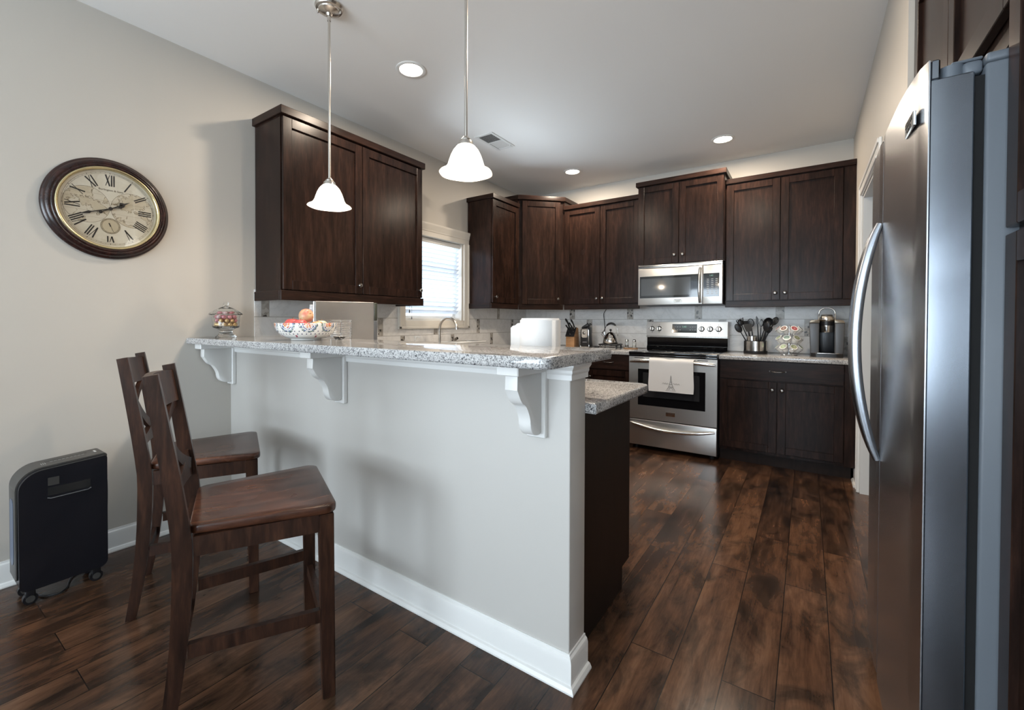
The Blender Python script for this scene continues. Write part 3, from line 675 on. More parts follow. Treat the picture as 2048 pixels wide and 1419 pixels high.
# ---- corbels
def make_corbel(xc, label):
    t = thing('corbel', label, 'bracket', (xc, YB0, 0.808), group='white corbels under the bar')
    obj('back_plate', MB().box((xc-0.036, YB0-0.0225, 0.808), (xc+0.036, YB0-0.0005, 1.0615), 0.003), M_trim, t)
    def pf(y, z): return (y, z)
    P = [(-0.023, 1.030), (-0.172, 1.030), (-0.172, 0.985)]
    for i in range(9):   # convex shoulder then concave sweep, then convex toe
        a = i/8; P.append((-0.172+0.050*a+0.012*math.sin(PI*a)*(-0.3), 0.985-0.052*math.sin(a*PI/2)**1.3))
    for i in range(1, 9):
        a = i/8; P.append((-0.122+0.030*math.sin(a*PI/2), 0.933-0.066*a))
    for i in range(1, 9):
        a = i/8*PI/2; P.append((-0.092+0.045*(1-math.cos(a)), 0.867-0.043*math.sin(a)))
    P += [(-0.034, 0.823), (-0.023, 0.830)]
    obj('scroll', MB().prism([(YB0+y, z) for y, z in P], xc-0.0225, xc+0.0225, lambda a, b, x: (x, a, b), 0.002, 1), M_trim, t, smooth=50)
    obj('cap', MB().box((xc-0.040, YB0-0.196, 1.0305), (xc+0.040, YB0-0.0228, 1.0617), 0.003), M_trim, t)
    return t
make_corbel(0.041, 'white scrolled corbel in the corner against the clock wall')
make_corbel(1.140, 'middle white scrolled corbel above the stools, between the other two')
make_corbel(2.216, 'white scrolled corbel at the open right end of the bar')

# ------------------------------------------------------------------ range
RX0, RX1 = 1.573, 2.333
t = thing('range', 'stainless steel electric range with a black glass cooktop', 'range', (1.953, -0.35, 0))
obj('body', MB().box((RX0, -0.655, 0.035), (RX1, -0.03, 0.893)), M_black, t)
for x in (RX0+0.05, RX1-0.05):
    for y in (-0.6, -0.1): obj('foot', MB().cyl((x, y, 0), (x, y, 0.0348), 0.018), M_rubber, t)
mb = MB().box((RX0, -0.692, 0.420), (RX0+0.084, -0.656, 0.758)).box((RX1-0.092, -0.692, 0.420), (RX1, -0.656, 0.758))
mb.box((RX0, -0.692, 0.292), (RX1, -0.656, 0.420)).box((RX0, -0.692, 0.758), (RX1, -0.656, 0.872))
d = obj('oven_door', mb, M_steel, t)
mb = MB().box((RX0+0.083, -0.689, 0.419), (RX1-0.091, -0.66, 0.759)); obj('window', mb, M_blackglass, d)
mb = MB().box((RX0+0.130, -0.6905, 0.50), (RX1-0.140, -0.6892, 0.725)); obj('inner_glass', mb, M_ovenglass, d)
for i in range(5): obj('vent_slot', MB().box((RX0+0.05+i*0.138, -0.6935, 0.8565), (RX0+0.135+i*0.138, -0.6918, 0.8625)), M_gap, d)
def bowed(mb, x0, x1, y, z, yb, zb, r, n=17, flat=None):
    pts = []; R = []
    for i in range(n):
        s = -1+2*i/(n-1); pts.append((x0+(x1-x0)*i/(n-1), y-yb*(1-s*s), z+zb*(1-s*s))); R.append(r*(0.55+0.45*(1-abs(s)**6)))
    return mb.tube(pts, R, 14, flat=flat)
mb = bowed(MB(), RX0+0.02, RX1-0.012, -0.728, 0.826, 0.022, 0.018, 0.016); mb.box((RX0+0.03, -0.730, 0.820), (RX0+0.07, -0.6922, 0.840), 0.004).box((RX1-0.065, -0.730, 0.822), (RX1-0.025, -0.6922, 0.842), 0.004)
obj('door_handle', mb, M_steelpol, d)
mb = MB().box((1.912, -0.6955, 0.341), (1.992, -0.6922, 0.377), 0.001); bd = obj('badge', mb, M_chrome, d)
TM = lambda x, y, z: Matrix(((1, 0, 0, x), (0, 0, -1, y), (0, 1, 0, z), (0, 0, 0, 1)))   # text facing -Y
obj('lettering', MB().text('FRIGIDAIRE', 0.0135, TM(1.952, -0.6957, 0.365)).text('GALLERY', 0.010, TM(1.952, -0.6957, 0.350)), M_ink, bd)
d = obj('drawer', MB().box((RX0, -0.692, 0.045), (RX1, -0.656, 0.284), 0.004), M_steel, t)
mb = bowed(MB(), RX0+0.02, RX1-0.012, -0.706, 0.250, 0.032, -0.036, 0.016); mb.box((RX0+0.03, -0.712, 0.243), (RX0+0.06, -0.6922, 0.257), 0.003).box((RX1-0.052, -0.712, 0.243), (RX1-0.022, -0.6922, 0.257), 0.003)
obj('drawer_handle', mb, M_steelpol, d)
ct = obj('cooktop', MB().box((RX0-0.001, -0.700, 0.8935), (RX1+0.001, -0.125, 0.917), 0.004).box((RX0, -0.697, 0.873), (RX1, -0.66, 0.8936), 0.004), M_blackglass, t)
mb = MB()
for x, y, r in ((1.76, -0.52, 0.105), (2.15, -0.53, 0.115), (1.76, -0.26, 0.085), (2.15, -0.26, 0.085)):
    obj('burner_ring', MB().lathe([(r, 0.9171), (r+0.004, 0.9173), (r+0.008, 0.9171)], (x, y, 0), n=40), M_darkgrey, ct)
mb = MB().prism([(-0.03, 0.917), (-0.125, 0.917), (-0.130, 0.935), (-0.112, 0.955), (-0.112, 1.036), (-0.03, 1.036)], RX0-0.002, RX1+0.002, lambda a, b, x: (x, a, b))
bg = obj('backguard', mb, M_blackglass, t)
obj('backguard_trim', MB().box((RX0-0.006, -0.129, 1.036), (RX1+0.006, -0.03, 1.051), 0.003), M_steelpol, bg)
cp = obj('control_panel', MB().prism([(-0.03, 1.0515), (-0.136, 1.0515), (-0.120, 1.198), (-0.03, 1.198)], RX0-0.004, RX1+0.004, lambda a, b, x: (x, a, b), 0.003, 2), M_steel, t)
def cpy(z): return -0.136+0.016*(z-1.0515)/0.1465
obj('display', MB().prism([(cpy(1.088)-0.0015, 1.088), (cpy(1.175)-0.0015, 1.175), (cpy(1.175)+0.001, 1.175), (cpy(1.088)+0.001, 1.088)], 1.827, 2.063, lambda a, b, x: (x, a, b)), M_blackglass, cp)
mb = MB()
for r in range(2):
    for c in range(3):
        for x in (1.850+c*0.024, 1.995+c*0.022): obj('control_print', MB().box((x, cpy(1.145-r*0.03)-0.0024, 1.143-r*0.03), (x+0.011, cpy(1.145-r*0.03)-0.0016, 1.148-r*0.03)), M_marks, cp)
obj('clock_digits', MB().text('1:41', 0.026, TM(1.945, cpy(1.145)-0.0022, 1.147)), M_display, cp)
mb = MB()
for x in (1.627, 1.698, 2.106, 2.183, 2.258):
    for dx, dz in ((0, 0.040), (0, -0.040), (-0.034, 0.0), (0.034, 0)): mb.box((x+dx-0.002, cpy(1.126+dz)-0.0012, 1.126+dz-0.0035), (x+dx+0.002, cpy(1.126+dz)-0.0002, 1.126+dz+0.0035))
obj('dial_print', mb, M_ink, cp)
for x in (1.627, 1.698, 2.106, 2.183, 2.258):
    k = obj('control_knob', MB().lathe([(0, 0), (0.027, 0), (0.027, 0.004), (0.0225, 0.008), (0.021, 0.024), (0.018, 0.027), (0, 0.027)], (x, cpy(1.126)-0.0003, 1.126), (0, -1, 0.1), 28), M_steelpol, cp)
    obj('pointer', MB().box((x-0.0035, cpy(1.126)-0.036, 1.126-0.020), (x+0.0035, cpy(1.126)-0.0265, 1.126+0.020), 0.002), M_darkgrey, cp)

# towel over the oven handle
def cloth_sheet(x0, x1, prof, nx=28, wav=0.004, th=0.0032):
    """prof: list of (y,z); returns a thin closed sheet with soft folds"""
    out = []
    m = len(prof)
    for side in (0, 1):
        for j, (y, z) in enumerate(prof):
            a = Vector((prof[min(j+1, m-1)][0]-prof[max(j-1, 0)][0], prof[min(j+1, m-1)][1]-prof[max(j-1, 0)][1])).normalized(); nrm = Vector((-a.y, a.x))
            for i in range(nx+1):
                u = i/nx; fall = abs(j/(m-1)-0.5)*2 if m > 1 else 0
                w = wav*fall*(math.sin(u*9.0+0.6)+0.5*math.sin(u*17+j*0.2))
                yy = y+nrm.x*(w+side*th); zz = z+nrm.y*(w+side*th)
                xx = x0+(x1-x0)*u+0.006*fall*math.sin(j*0.5)*(1 if u > 0.5 else -1)*abs(u-0.5)*2
                out.append((xx, yy, zz))
    fs = []; S = (nx+1)
    for side in (0, 1):
        o = side*m*S
        for j in range(m-1):
            for i in range(nx): fs.append((o+j*S+i, o+j*S+i+1, o+(j+1)*S+i+1, o+(j+1)*S+i))
    o = m*S
    ring = [i for i in range(nx+1)]+[j*S+nx for j in range(1, m)]+[(m-1)*S+i for i in range(nx-1, -1, -1)]+[j*S for j in range(m-2, 0, -1)]
    for a, b in zip(ring, ring[1:]+ring[:1]): fs.append((a, b, o+b, o+a))
    return MB().raw(out, fs)
HY, HZ = -0.7475, 0.842
prof = [(HY-0.024, 0.572+i*0.026) for i in range(10)]+[(HY-0.0235, HZ-0.012)]
prof += [(HY+0.0228*math.cos(a), HZ+0.0228*math.sin(a)) for a in [PI*0.98, PI*0.8, PI*0.6, PI*0.4, PI*0.25]]
tw = obj('dish_towel', cloth_sheet(1.782, 2.160, prof, wav=0.003), M_cloth, origin=(1.97, HY, HZ)); tag(tw, 'white cotton towel with an embroidered tower, hanging on the oven handle', 'towel')
mb = MB(); ty = HY-0.032; tx = 1.975
def stroke(mb, a, b, w=0.0022):
    ax, az = a; bx, bz = b; d = Vector((bx-ax, bz-az)); L = d.length or 1e-6; nx, nz = -d.y/L*w/2, d.x/L*w/2
    mb.raw([(ax+nx, ty, az+nz), (ax-nx, ty, az-nz), (bx-nx, ty, bz-nz), (bx+nx, ty, bz+nz), (ax+nx, ty+0.002, az+nz), (ax-nx, ty+0.002, az-nz), (bx-nx, ty+0.002, bz-nz), (bx+nx, ty+0.002, bz+nz)], [(0, 1, 2, 3), (7, 6, 5, 4), (0, 4, 5, 1), (1, 5, 6, 2), (2, 6, 7, 3), (3, 7, 4, 0)])
for s in (-1, 1):
    pts = [(0.034, 0.594), (0.020, 0.618), (0.011, 0.642), (0.006, 0.668), (0.0025, 0.70), (0, 0.722)]
    for a, b in zip(pts, pts[1:]): stroke(mb, (tx+s*a[0], a[1]), (tx+s*b[0], b[1]), 0.003)
    pts = [(0.018, 0.594), (0.011, 0.609), (0.0, 0.615)]
    for a, b in zip(pts, pts[1:]): stroke(mb, (tx+s*a[0], a[1]), (tx+s*b[0], b[1]), 0.002)
for z, w in ((0.622, 0.021), (0.645, 0.012), (0.664, 0.008)): stroke(mb, (tx-w, z), (tx+w, z), 0.003)
for s in (-1, 1):
    for i in range(9): stroke(mb, (tx+s*(0.020+i*0.006), 0.650+0.006*math.sin(i*1.9)), (tx+s*(0.026+i*0.006), 0.650+0.006*math.sin((i+1)*1.9)), 0.0016)
for i in range(10): stroke(mb, (tx-0.045+i*0.009, 0.586+0.003*(i % 2)), (tx-0.038+i*0.009, 0.588), 0.0016)
obj('embroidery', mb, plain('grey_thread', (0.26, 0.25, 0.24), 0.8), tw)

# ------------------------------------------------------------------ microwave
t = thing('microwave', 'stainless steel microwave mounted over the range', 'microwave', (1.95, -0.2, 1.355))
MX0, MX1, MZ0, MZ1 = 1.571, 2.331, 1.356, 1.7515
obj('body', MB().box((MX0, -0.395, MZ0), (MX1, -0.010, MZ1)), M_black, t)
d = obj('door', MB().box((MX0, -0.430, MZ0+0.004), (2.164, -0.396, MZ1-0.034), 0.004), M_steel, t)
obj('window', MB().box((1.589, -0.4318, 1.428), (2.150, -0.4296, 1.641)), M_blackglass, d)
obj('inner_glass', MB().box((1.589+0.012, -0.4326, 1.452), (2.060, -0.4316, 1.618)), M_mwglass, d)
mb = MB(); pts = []
for i in range(13):
    s = -1+2*i/12; pts.append((2.147-0.006*(1-s*s), -0.447-0.022*(1-s*s), 1.535+s*0.162))
mb.tube(pts, [0.0125]*13, 14, flat=0.8, ref=(1, 0, 0)).box((2.139, -0.448, 1.38), (2.155, -0.4305, 1.398), 0.003).box((2.139, -0.448, 1.672), (2.155, -0.4305, 1.69), 0.003)
obj('handle', mb, M_steelpol, d)
bd = obj('badge', MB().box((1.912, -0.4335, 1.384), (1.985, -0.4302, 1.413), 0.001), M_chrome, d)
obj('lettering', MB().text('FRIGIDAIRE', 0.0115, TM(1.9485, -0.4337, 1.404)).text('GALLERY', 0.009, TM(1.9485, -0.4337, 1.391)), M_ink, bd)
cp = obj('control_panel', MB().box((2.166, -0.430, MZ0+0.004), (MX1, -0.396, MZ1-0.034), 0.004), M_steel, t)
obj('keypad', MB().box((2.172, -0.4318, 1.428), (2.304, -0.4296, 1.641)), M_blackglass, cp)
mb = MB()
for r in range(9):
    for c in range(3): mb.box((2.200+c*0.036, -0.4324, 1.585-r*0.0165), (2.219+c*0.036, -0.4319, 1.590-r*0.0165))
obj('key_print', mb, M_marks, cp)
obj('clock_digits', MB().text('1:41', 0.020, TM(2.238, -0.4322, 1.620)), M_display, cp)
obj('top_vent', MB().box((MX0, -0.430, MZ1-0.0325), (MX1, -0.396, MZ1), 0.004), M_steelpol, t)

# ------------------------------------------------------------------ refrigerator, its cabinet and the pantry
t = thing('refrigerator', 'tall stainless side by side refrigerator in the right wall alcove', 'refrigerator', (3.5, -3.08, 0))
FY0, FY1, FSP = -3.537, -2.618, -3.046
obj('case', MB().box((3.2525, FY0+0.003, 0.03), (3.90, FY1-0.003, 1.722), 0.006).box((3.2525, FY0+0.003, 1.7222), (3.33, FY0+0.16, 1.742), 0.006).box((3.2525, FY1-0.16, 1.7222), (3.33, FY1-0.003, 1.742), 0.006), M_casegrey, t)
for y in (FY0+0.06, FY1-0.06): obj('foot', MB().cyl((3.32, y, 0), (3.32, y, 0.0298), 0.022), M_rubber, t)
obj('gasket', MB().box((3.2365, FY0+0.008, 0.10), (3.2523, FSP-0.012, 1.70)).box((3.2365, FSP+0.012, 0.10), (3.2523, FY1-0.008, 1.70)), M_gap, t)
obj('kick_grille', MB().box((3.20, FY0+0.01, 0.035), (3.252, FY1-0.01, 0.092), 0.004), M_black, t)
def front_x(y):   # gently bowed door front
    q = (y-(-3.0775))/0.4595; return 3.1445+0.012*q*q+0.008*abs(q)**6
def door_prism(ya, yb, z0, z1, xb, n=14, r=0.0035):
    pts = [(xb, ya), (front_x(ya)+r, ya)]
    ys = [ya+0.004+(yb-ya-0.008)*i/n for i in range(n+1)]
    pts += [(front_x(y)+(0.004 if i in (0, n) else 0), y) for i, y in enumerate(ys)]
    pts += [(front_x(yb)+r, yb), (xb, yb)]
    return pts
def fridge_door(ya, yb, near):
    hy0, hy1 = (ya, ya+0.085) if near else (yb-0.085, yb)
    skin = MB()
    pf = door_prism(ya, yb, 0, 0, 3.1702)
    skin.prism(pf, 0.105, 1.752, xyz, 0.003, 1)
    d = obj('door', skin, M_steelY, t, smooth=30)
    mb = MB()
    mb.box((3.1705, ya+0.0005, 0.105), (3.2363, yb-0.0005, 1.709), 0.002).box((3.1705, hy0+0.0005, 1.7085), (3.186, hy1-0.0005, 1.751), 0.003)
    if near: mb.box((3.1705, ya+0.085, 1.7092), (3.2363, yb-0.0005, 1.751), 0.002)
    else: mb.box((3.1705, ya+0.0005, 1.7092), (3.2363, yb-0.085, 1.751), 0.002)
    obj('door_liner', mb, M_fridgeside, d)
    cy = ya+0.035 if near else yb-0.035
    hb = MB().cyl((3.207, cy, 1.7095), (3.207, cy, 1.738), 0.021).box((3.205, cy-0.018, 1.738), (3.252, cy+0.018, 1.7435), 0.002).box((3.222, cy-0.02, 1.7095), (3.2523, cy+0.024, 1.7378), 0.008)
    obj('hinge', hb, M_casegrey, d)
    hy = ya+0.020 if not near else yb-0.020
    pts = []; R = []
    for i in range(25):
        s = -1+2*i/24; z = 1.135+s*0.36; pts.append((front_x(hy)-0.005-0.056*(1-s*s)**0.9, hy, z)); R.append(0.0155*(0.62+0.38*(1-abs(s)**5)))
    hm = MB().tube(pts, R, 16, flat=0.85, ref=(1, 0, 0))
    obj('handle', hm, M_handle, d)
    return d
d1 = fridge_door(FY0, FSP-0.004, True); d2 = fridge_door(FSP+0.004, FY1, False)
d1['label'] = 'wider refrigerator door nearest the camera'; d2['label'] = 'narrower freezer door farther away'
by = -3.455; bx = front_x(by)
bd = obj('badge', MB().box((bx-0.007, by-0.046, 1.632), (bx-0.0005, by+0.046, 1.667), 0.002), M_chrome, d1)
TX = lambda x, y, z: Matrix(((0, 0, -1, x), (-1, 0, 0, y), (0, 1, 0, z), (0, 0, 0, 1)))   # text facing -X
obj('lettering', MB().text('FRIGIDAIRE', 0.0145, TX(bx-0.0072, by, 1.655)).text('GALLERY', 0.011, TX(bx-0.0072, by, 1.641)), M_ink, bd)
FR = frame((XA, 0, 0), (0, -1), (-1, 0)); VF = XA-3.288
t = thing('wall_cabinet', 'dark two-door cabinet high above the refrigerator', 'cabinet', (3.6, -3.03, 1.79), group='dark wall cabinets')
obj('body', MB(FR).box((2.5165, 0.001, 1.79), (3.5395, VF-0.021, 2.449)), M_cab, t)
for u0, u1, ku in ((2.522, 3.028, 2.99), (3.033, 3.536, 3.07)):
    d = obj('door', shaker(FR, u0, u1, 1.845, 2.44, VF), M_cab, t); knob(FR, ku, VF, 1.90, d)
crown(FR, t, 2.5165, 3.5395, VF-0.006, 2.4495, 0.045, 0.014, ends=(0, 0))
VFP = XA-3.279
t = thing('pantry_cabinet', 'tall dark pantry cabinet at the right edge, beside the refrigerator', 'cabinet', (3.6, -3.9, 0))
obj('body', MB(FR).box((3.5405, 0.001, 0.1005), (4.16, VFP-0.021, 2.449)).box((3.5405, 0.001, 0), (4.16, VFP-0.08, 0.1005)), M_cab, t)
for z0, z1, kz in ((0.126, 1.369, 1.30), (1.383, 2.44, 1.45)):
    d = obj('door', shaker(FR, 3.542, 4.155, z0, z1, VFP-0.002), M_cab, t); knob(FR, 4.12, VFP-0.002, kz, d)
crown(FR, t, 3.5405, 4.16, VFP-0.006, 2.4495, 0.045, 0.014, ends=(0, 0)); toe(FR, t, 3.5405, 4.16, VFP-0.058)

# ------------------------------------------------------------------ bar stools
def make_stool():
    t = thing('bar_stool', '', 'stool', (0, 0, 0), group='cross-back bar stools')
    ZT = 0.613
    sp = rounded([(-0.178, -0.190), (0.178, -0.190), (0.236, 0.205), (-0.236, 0.205)], [0.03, 0.03, 0.035, 0.035])
    mb = MB(); bm = bmesh.new(); k = len(sp)
    rings = []
    for sc, z in ((0.975, ZT-0.0265), (0.995, ZT-0.024), (1.0, ZT-0.018), (1.0, ZT-0.006), (0.992, ZT-0.0015), (0.975, ZT), (0.80, ZT-0.001), (0.55, ZT-0.004), (0.28, ZT-0.006)):
        rings.append([bm.verts.new((x*sc, y*sc, z)) for x, y in sp])
    for a, b in zip(rings, rings[1:]):
        for i in range(k): bm.faces.new((a[i], a[(i+1) % k], b[(i+1) % k], b[i]))
    bm.faces.new(rings[0][::-1]); bm.faces.new(rings[-1]); mb.frombm(bm)
    obj('seat', mb, M_seatlit, t, local=True, smooth=50)
    zs = ZT-0.027
    for s in (-1, 1):
        mb = MB(); a, b = 0.022, 0.019
        lo = [(s*0.214-b, 0.178-b), (s*0.214+b, 0.178-b), (s*0.214+b, 0.178+b), (s*0.214-b, 0.178+b)]; hi = [(s*0.207-a, 0.172-a), (s*0.207+a, 0.172-a), (s*0.207+a, 0.172+a), (s*0.207-a, 0.172+a)]
        bm = bmesh.new(); L = [bm.verts.new((x, y, 0)) for x, y in lo]; U = [bm.verts.new((x, y, zs)) for x, y in hi]
        bm.faces.new(L[::-1]); bm.faces.new(U)
        for i in range(4): bm.faces.new((L[i], L[(i+1) % 4], U[(i+1) % 4], U[i]))
        bmesh.ops.bevel(bm, geom=bm.edges[:], offset=0.0025, segments=2, affect='EDGES'); mb.frombm(bm)
        obj('leg', mb, M_stool, t, local=True)
    # rear legs run on upward as the back posts: a bent board, wide seen from the side
    def cz(z):
        return -0.203-0.050*max(0, (0.56-z)/0.56)**2.2-0.069*max(0, (z-0.56)/0.49)**1.15
    def wz(z): return (0.034+0.014*min(z/0.45, 1)) if z < 0.56 else 0.048-0.014*(z-0.56)/0.49
    zl = [0, 0.06, 0.13, 0.2, 0.28, 0.36, 0.44, 0.52, 0.58, 0.64, 0.72, 0.80, 0.88, 0.96, 1.02, 1.05]
    for s in (-1, 1):
        P = [(cz(z)+wz(z)/2, z) for z in zl]+[(cz(z)-wz(z)/2, z+(0.0 if z < 1.04 else -0.006)) for z in reversed(zl)]
        xi = lambda z: 0.0
        mb = MB().prism(P, s*0.182-0.0135, s*0.182+0.0135, lambda a, b, x: (x, a, b), 0.0025, 2)
        obj('back_post', mb, M_stool, t, local=True, smooth=40)
    def curved_board(z0, z1, th, bow, topfn=None, botfn=None, n=14, x=0.168):
        mb = MB(); vs = []
        for i in range(n+1):
            u = -1+2*i/n; xx = u*x; zt = z1+(topfn(u) if topfn else 0); zb = z0+(botfn(u) if botfn else 0)
            for (z, dy) in ((zb, -th/2), (zb, th/2), (zt, th/2), (zt, -th/2)):
                vs.append((xx, cz(z)-bow*(1-u*u)+dy, z))
        fs = [(0, 1, 2, 3), tuple(4*n+i for i in (3, 2, 1, 0))]
        for i in range(n):
            for j in range(4): fs.append((i*4+j, i*4+(j+1) % 4, i*4+4+(j+1) % 4, i*4+4+j))
        return mb.raw(vs, fs)
    obj('top_rail', curved_board(0.925, 1.035, 0.020, 0.028, topfn=lambda u: -0.006*u*u), M_stool, t, local=True, smooth=40)
    obj('lower_rail', curved_board(0.662, 0.700, 0.020, 0.016, topfn=lambda u: 0.050*abs(u)**2.2), M_stool, t, local=True, smooth=40)
    for s in (-1, 1):
        mb = MB(); vs = []; n = 14
        for i in range(n+1):
            u = -1+2*i/n; zc = 0.815+u*0.112+0.02*math.sin(u*PI)*0.6; xx = s*u*0.160
            for dz, dy in ((-0.019, -0.008), (-0.019, 0.008), (0.019, 0.008), (0.019, -0.008)):
                vs.append((xx, cz(zc)-0.022*(1-u*u)+dy+s*0.0045, zc+dz))
        fs = [(0, 1, 2, 3), tuple(4*n+i for i in (3, 2, 1, 0))]
        for i in range(n):
            for j in range(4): fs.append((i*4+j, i*4+(j+1) % 4, i*4+4+(j+1) % 4, i*4+4+j))
        obj('cross_slat', mb.raw(vs, fs), M_stool, t, local=True, smooth=40)
    def bar(p, q, w, h):   # board between two points, w across, h tall
        p = Vector(p); q = Vector(q); d = (q-p); nx = Vector((-d.y, d.x, 0)).normalized()*w/2; up = Vector((0, 0, h/2))
        return MB().raw([tuple(a+i*nx+j*up) for a in (p, q) for i, j in ((-1, -1), (1, -1), (1, 1), (-1, 1))], [(0, 1, 2, 3), (7, 6, 5, 4), (0, 4, 5, 1), (1, 5, 6, 2), (2, 6, 7, 3), (3, 7, 4, 0)])
    for s in (-1, 1):
        obj('side_apron', bar((s*0.182, -0.177, zs-0.029), (s*0.206, 0.151, zs-0.029), 0.020, 0.056), M_stool, t, local=True)
        obj('side_stretcher', bar((s*0.182, cz(0.265)+0.0235, 0.262), (s*0.210, 0.155, 0.262), 0.020, 0.040), M_stool, t, local=True)
    obj('front_apron', bar((-0.185, 0.176, zs-0.029), (0.185, 0.176, zs-0.029), 0.020, 0.056), M_stool, t, local=True)
    obj('back_apron', bar((-0.168, -0.200, zs-0.029), (0.168, -0.200, zs-0.029), 0.018, 0.056), M_stool, t, local=True)
    obj('front_stretcher', bar((-0.193, 0.176, 0.205), (0.193, 0.176, 0.205), 0.020, 0.040), M_stool, t, local=True)
    obj('back_stretcher', bar((-0.168, cz(0.205), 0.205), (0.168, cz(0.205), 0.205), 0.018, 0.036), M_stool, t, local=True)
    return t
st = make_stool(); st.location = (1.441, -4.067, 0); st.rotation_euler = (0, 0, -math.radians(24.5)); st['label'] = 'dark wooden cross-back bar stool in front, nearest the camera'
dup(st, (0.686, -3.930, 0), -math.radians(24.5), 'dark wooden cross-back bar stool farther back, between the front stool and the wall')

# ------------------------------------------------------------------ wall clock
CY, CZ0 = -4.110, 1.767
t = thing('wall_clock', 'large round antique style wall clock with a dark wood frame', 'clock', (0.0, CY, CZ0))
ax = (1, 0, 0); co = (0, CY, CZ0)
obj('frame', MB().lathe([(0.20, 0.001), (0.250, 0.001), (0.254, 0.005), (0.254, 0.012), (0.249, 0.018), (0.243, 0.022), (0.2415, 0.026), (0.238, 0.032), (0.232, 0.037), (0.225, 0.0395), (0.2205, 0.038), (0.218, 0.041), (0.213, 0.0425), (0.2085, 0.041), (0.2075, 0.028), (0.20, 0.028), (0.20, 0.001)], co, ax, 96), M_clockwood, t, smooth=50)
obj('bezel', MB().lathe([(0.2073, 0.028), (0.2073, 0.041), (0.203, 0.0435), (0.197, 0.041), (0.1945, 0.036), (0.1935, 0.0245), (0.2, 0.0245)], co, ax, 96), M_brass, t, smooth=60)
dial = obj('dial', MB().lathe([(0, 0.0245), (0.1934, 0.0245), (0.1934, 0.010), (0, 0.010)], co, ax, 64), M_dial, t)
# dial plane: local a = right as seen (towards +Y), b = up
def dpt(a, b, x): return (x, CY+a, CZ0+b)
def dflat(mb, poly, x0=0.0246, x1=0.0252): mb.prism(poly, x0, x1, dpt); return mb
def dstroke(mb, p, q, w, x0=0.0246, x1=0.0252):
    d = Vector((q[0]-p[0], q[1]-p[1])); nn = Vector((-d.y, d.x)).normalized()*w/2
    return dflat(mb, [(p[0]+nn.x, p[1]+nn.y), (p[0]-nn.x, p[1]-nn.y), (q[0]-nn.x, q[1]-nn.y), (q[0]+nn.x, q[1]+nn.y)], x0, x1)
mb = MB()
NUM = ['XII', 'I', 'II', 'III', 'IIII', 'V', 'VI', 'VII', 'VIII', 'IX', 'X', 'XI']
RC, HH = 0.143, 0.056
def polar(r, tt, th):   # radial r, tangential tt (clockwise positive)
    return (r*math.sin(th)+tt*math.cos(th), r*math.cos(th)-tt*math.sin(th))
for i, s in enumerate(NUM):
    th = 2*PI*i/12; wd_ = {'I': 0.0095, 'V': 0.022, 'X': 0.022}; tot = sum(wd_[c] for c in s); x = -tot/2
    r0, r1 = RC-HH/2, RC+HH/2
    if i == 6: r0, r1 = 0.140, 0.1705
    for c in s:
        w = wd_[c]; m0 = x+w/2
        P = lambda r, tt: polar(r, tt, th)
        if c == 'I': dstroke(mb, P(r0, m0), P(r1, m0), 0.0056)
        elif c == 'V': dstroke(mb, P(r1, x+0.003), P(r0, m0), 0.0062); dstroke(mb, P(r1, x+w-0.003), P(r0, m0), 0.0026)
        else: dstroke(mb, P(r1, x+0.003), P(r0, x+w-0.003), 0.0062); dstroke(mb, P(r1, x+w-0.003), P(r0, x+0.003), 0.0026)
        x += w
obj('numeral', mb, M_ink, dial)
mb = MB()
def dring(mb, c, r, w, x=0.0246, n=64, a0=0, a1=2*PI):
    vs = []; m = n+1
    for i in range(m):
        a = a0+(a1-a0)*i/n
        for rr in (r-w/2, r+w/2): vs.append(dpt(c[0]+rr*math.sin(a), c[1]+rr*math.cos(a), x+0.0003))
    mb.raw(vs, [(2*i, 2*i+1, 2*i+3, 2*i+2) for i in range(n)]); return mb
dring(mb, (0, 0), 0.183, 0.0010, n=96); dring(mb, (0, 0), 0.1765, 0.0008, n=96)
for i in range(60):
    a = 2*PI*i/60; dstroke(mb, (0.1768*math.sin(a), 0.1768*math.cos(a)), (0.1828*math.sin(a), 0.1828*math.cos(a)), 0.0024 if i % 5 == 0 else 0.0008, 0.0246, 0.0250)
obj('minute_track', mb, M_sepia, dial)
HR = 0.089
mb = MB()
for s in (-1, 1): mb.lathe([(0, 0.02452), (HR, 0.02452)], (0, CY+s*0.0905, CZ0+0.006), ax, 64)
obj('world_map', mb, M_map, dial)
mb = MB(); rnd.seed(3)
for s in (-1, 1):
    c = (s*0.0905, 0.006); dring(mb, c, HR, 0.0012, 0.02455)
    for k in (-2, -1, 1, 2):   # meridians and parallels
        hh = HR*math.sqrt(1-(k/3)**2); dstroke(mb, (c[0]-hh, c[1]+k*HR/3), (c[0]+hh, c[1]+k*HR/3), 0.0004, 0.02455, 0.0248)
obj('map_outline', mb, M_sepia, dial)
sd = (0.0, -0.088)
sub = obj('second_dial', MB().lathe([(0, 0.0247), (0.040, 0.0247), (0.040, 0.0255), (0, 0.0257)], (0, CY+sd[0], CZ0+sd[1]), ax, 48), plain('tan_subdial', (0.47, 0.40, 0.27), 0.4), dial)
mb = MB(); dring(mb, sd, 0.0385, 0.0010, 0.0256); dring(mb, sd, 0.0330, 0.0008, 0.0256)
for i in range(60):
    a = 2*PI*i/60; dstroke(mb, (sd[0]+0.033*math.sin(a), sd[1]+0.033*math.cos(a)), (sd[0]+0.038*math.sin(a), sd[1]+0.038*math.cos(a)), 0.0016 if i % 5 == 0 else 0.0007, 0.0257, 0.0261)
obj('second_track', mb, M_sepia, dial)
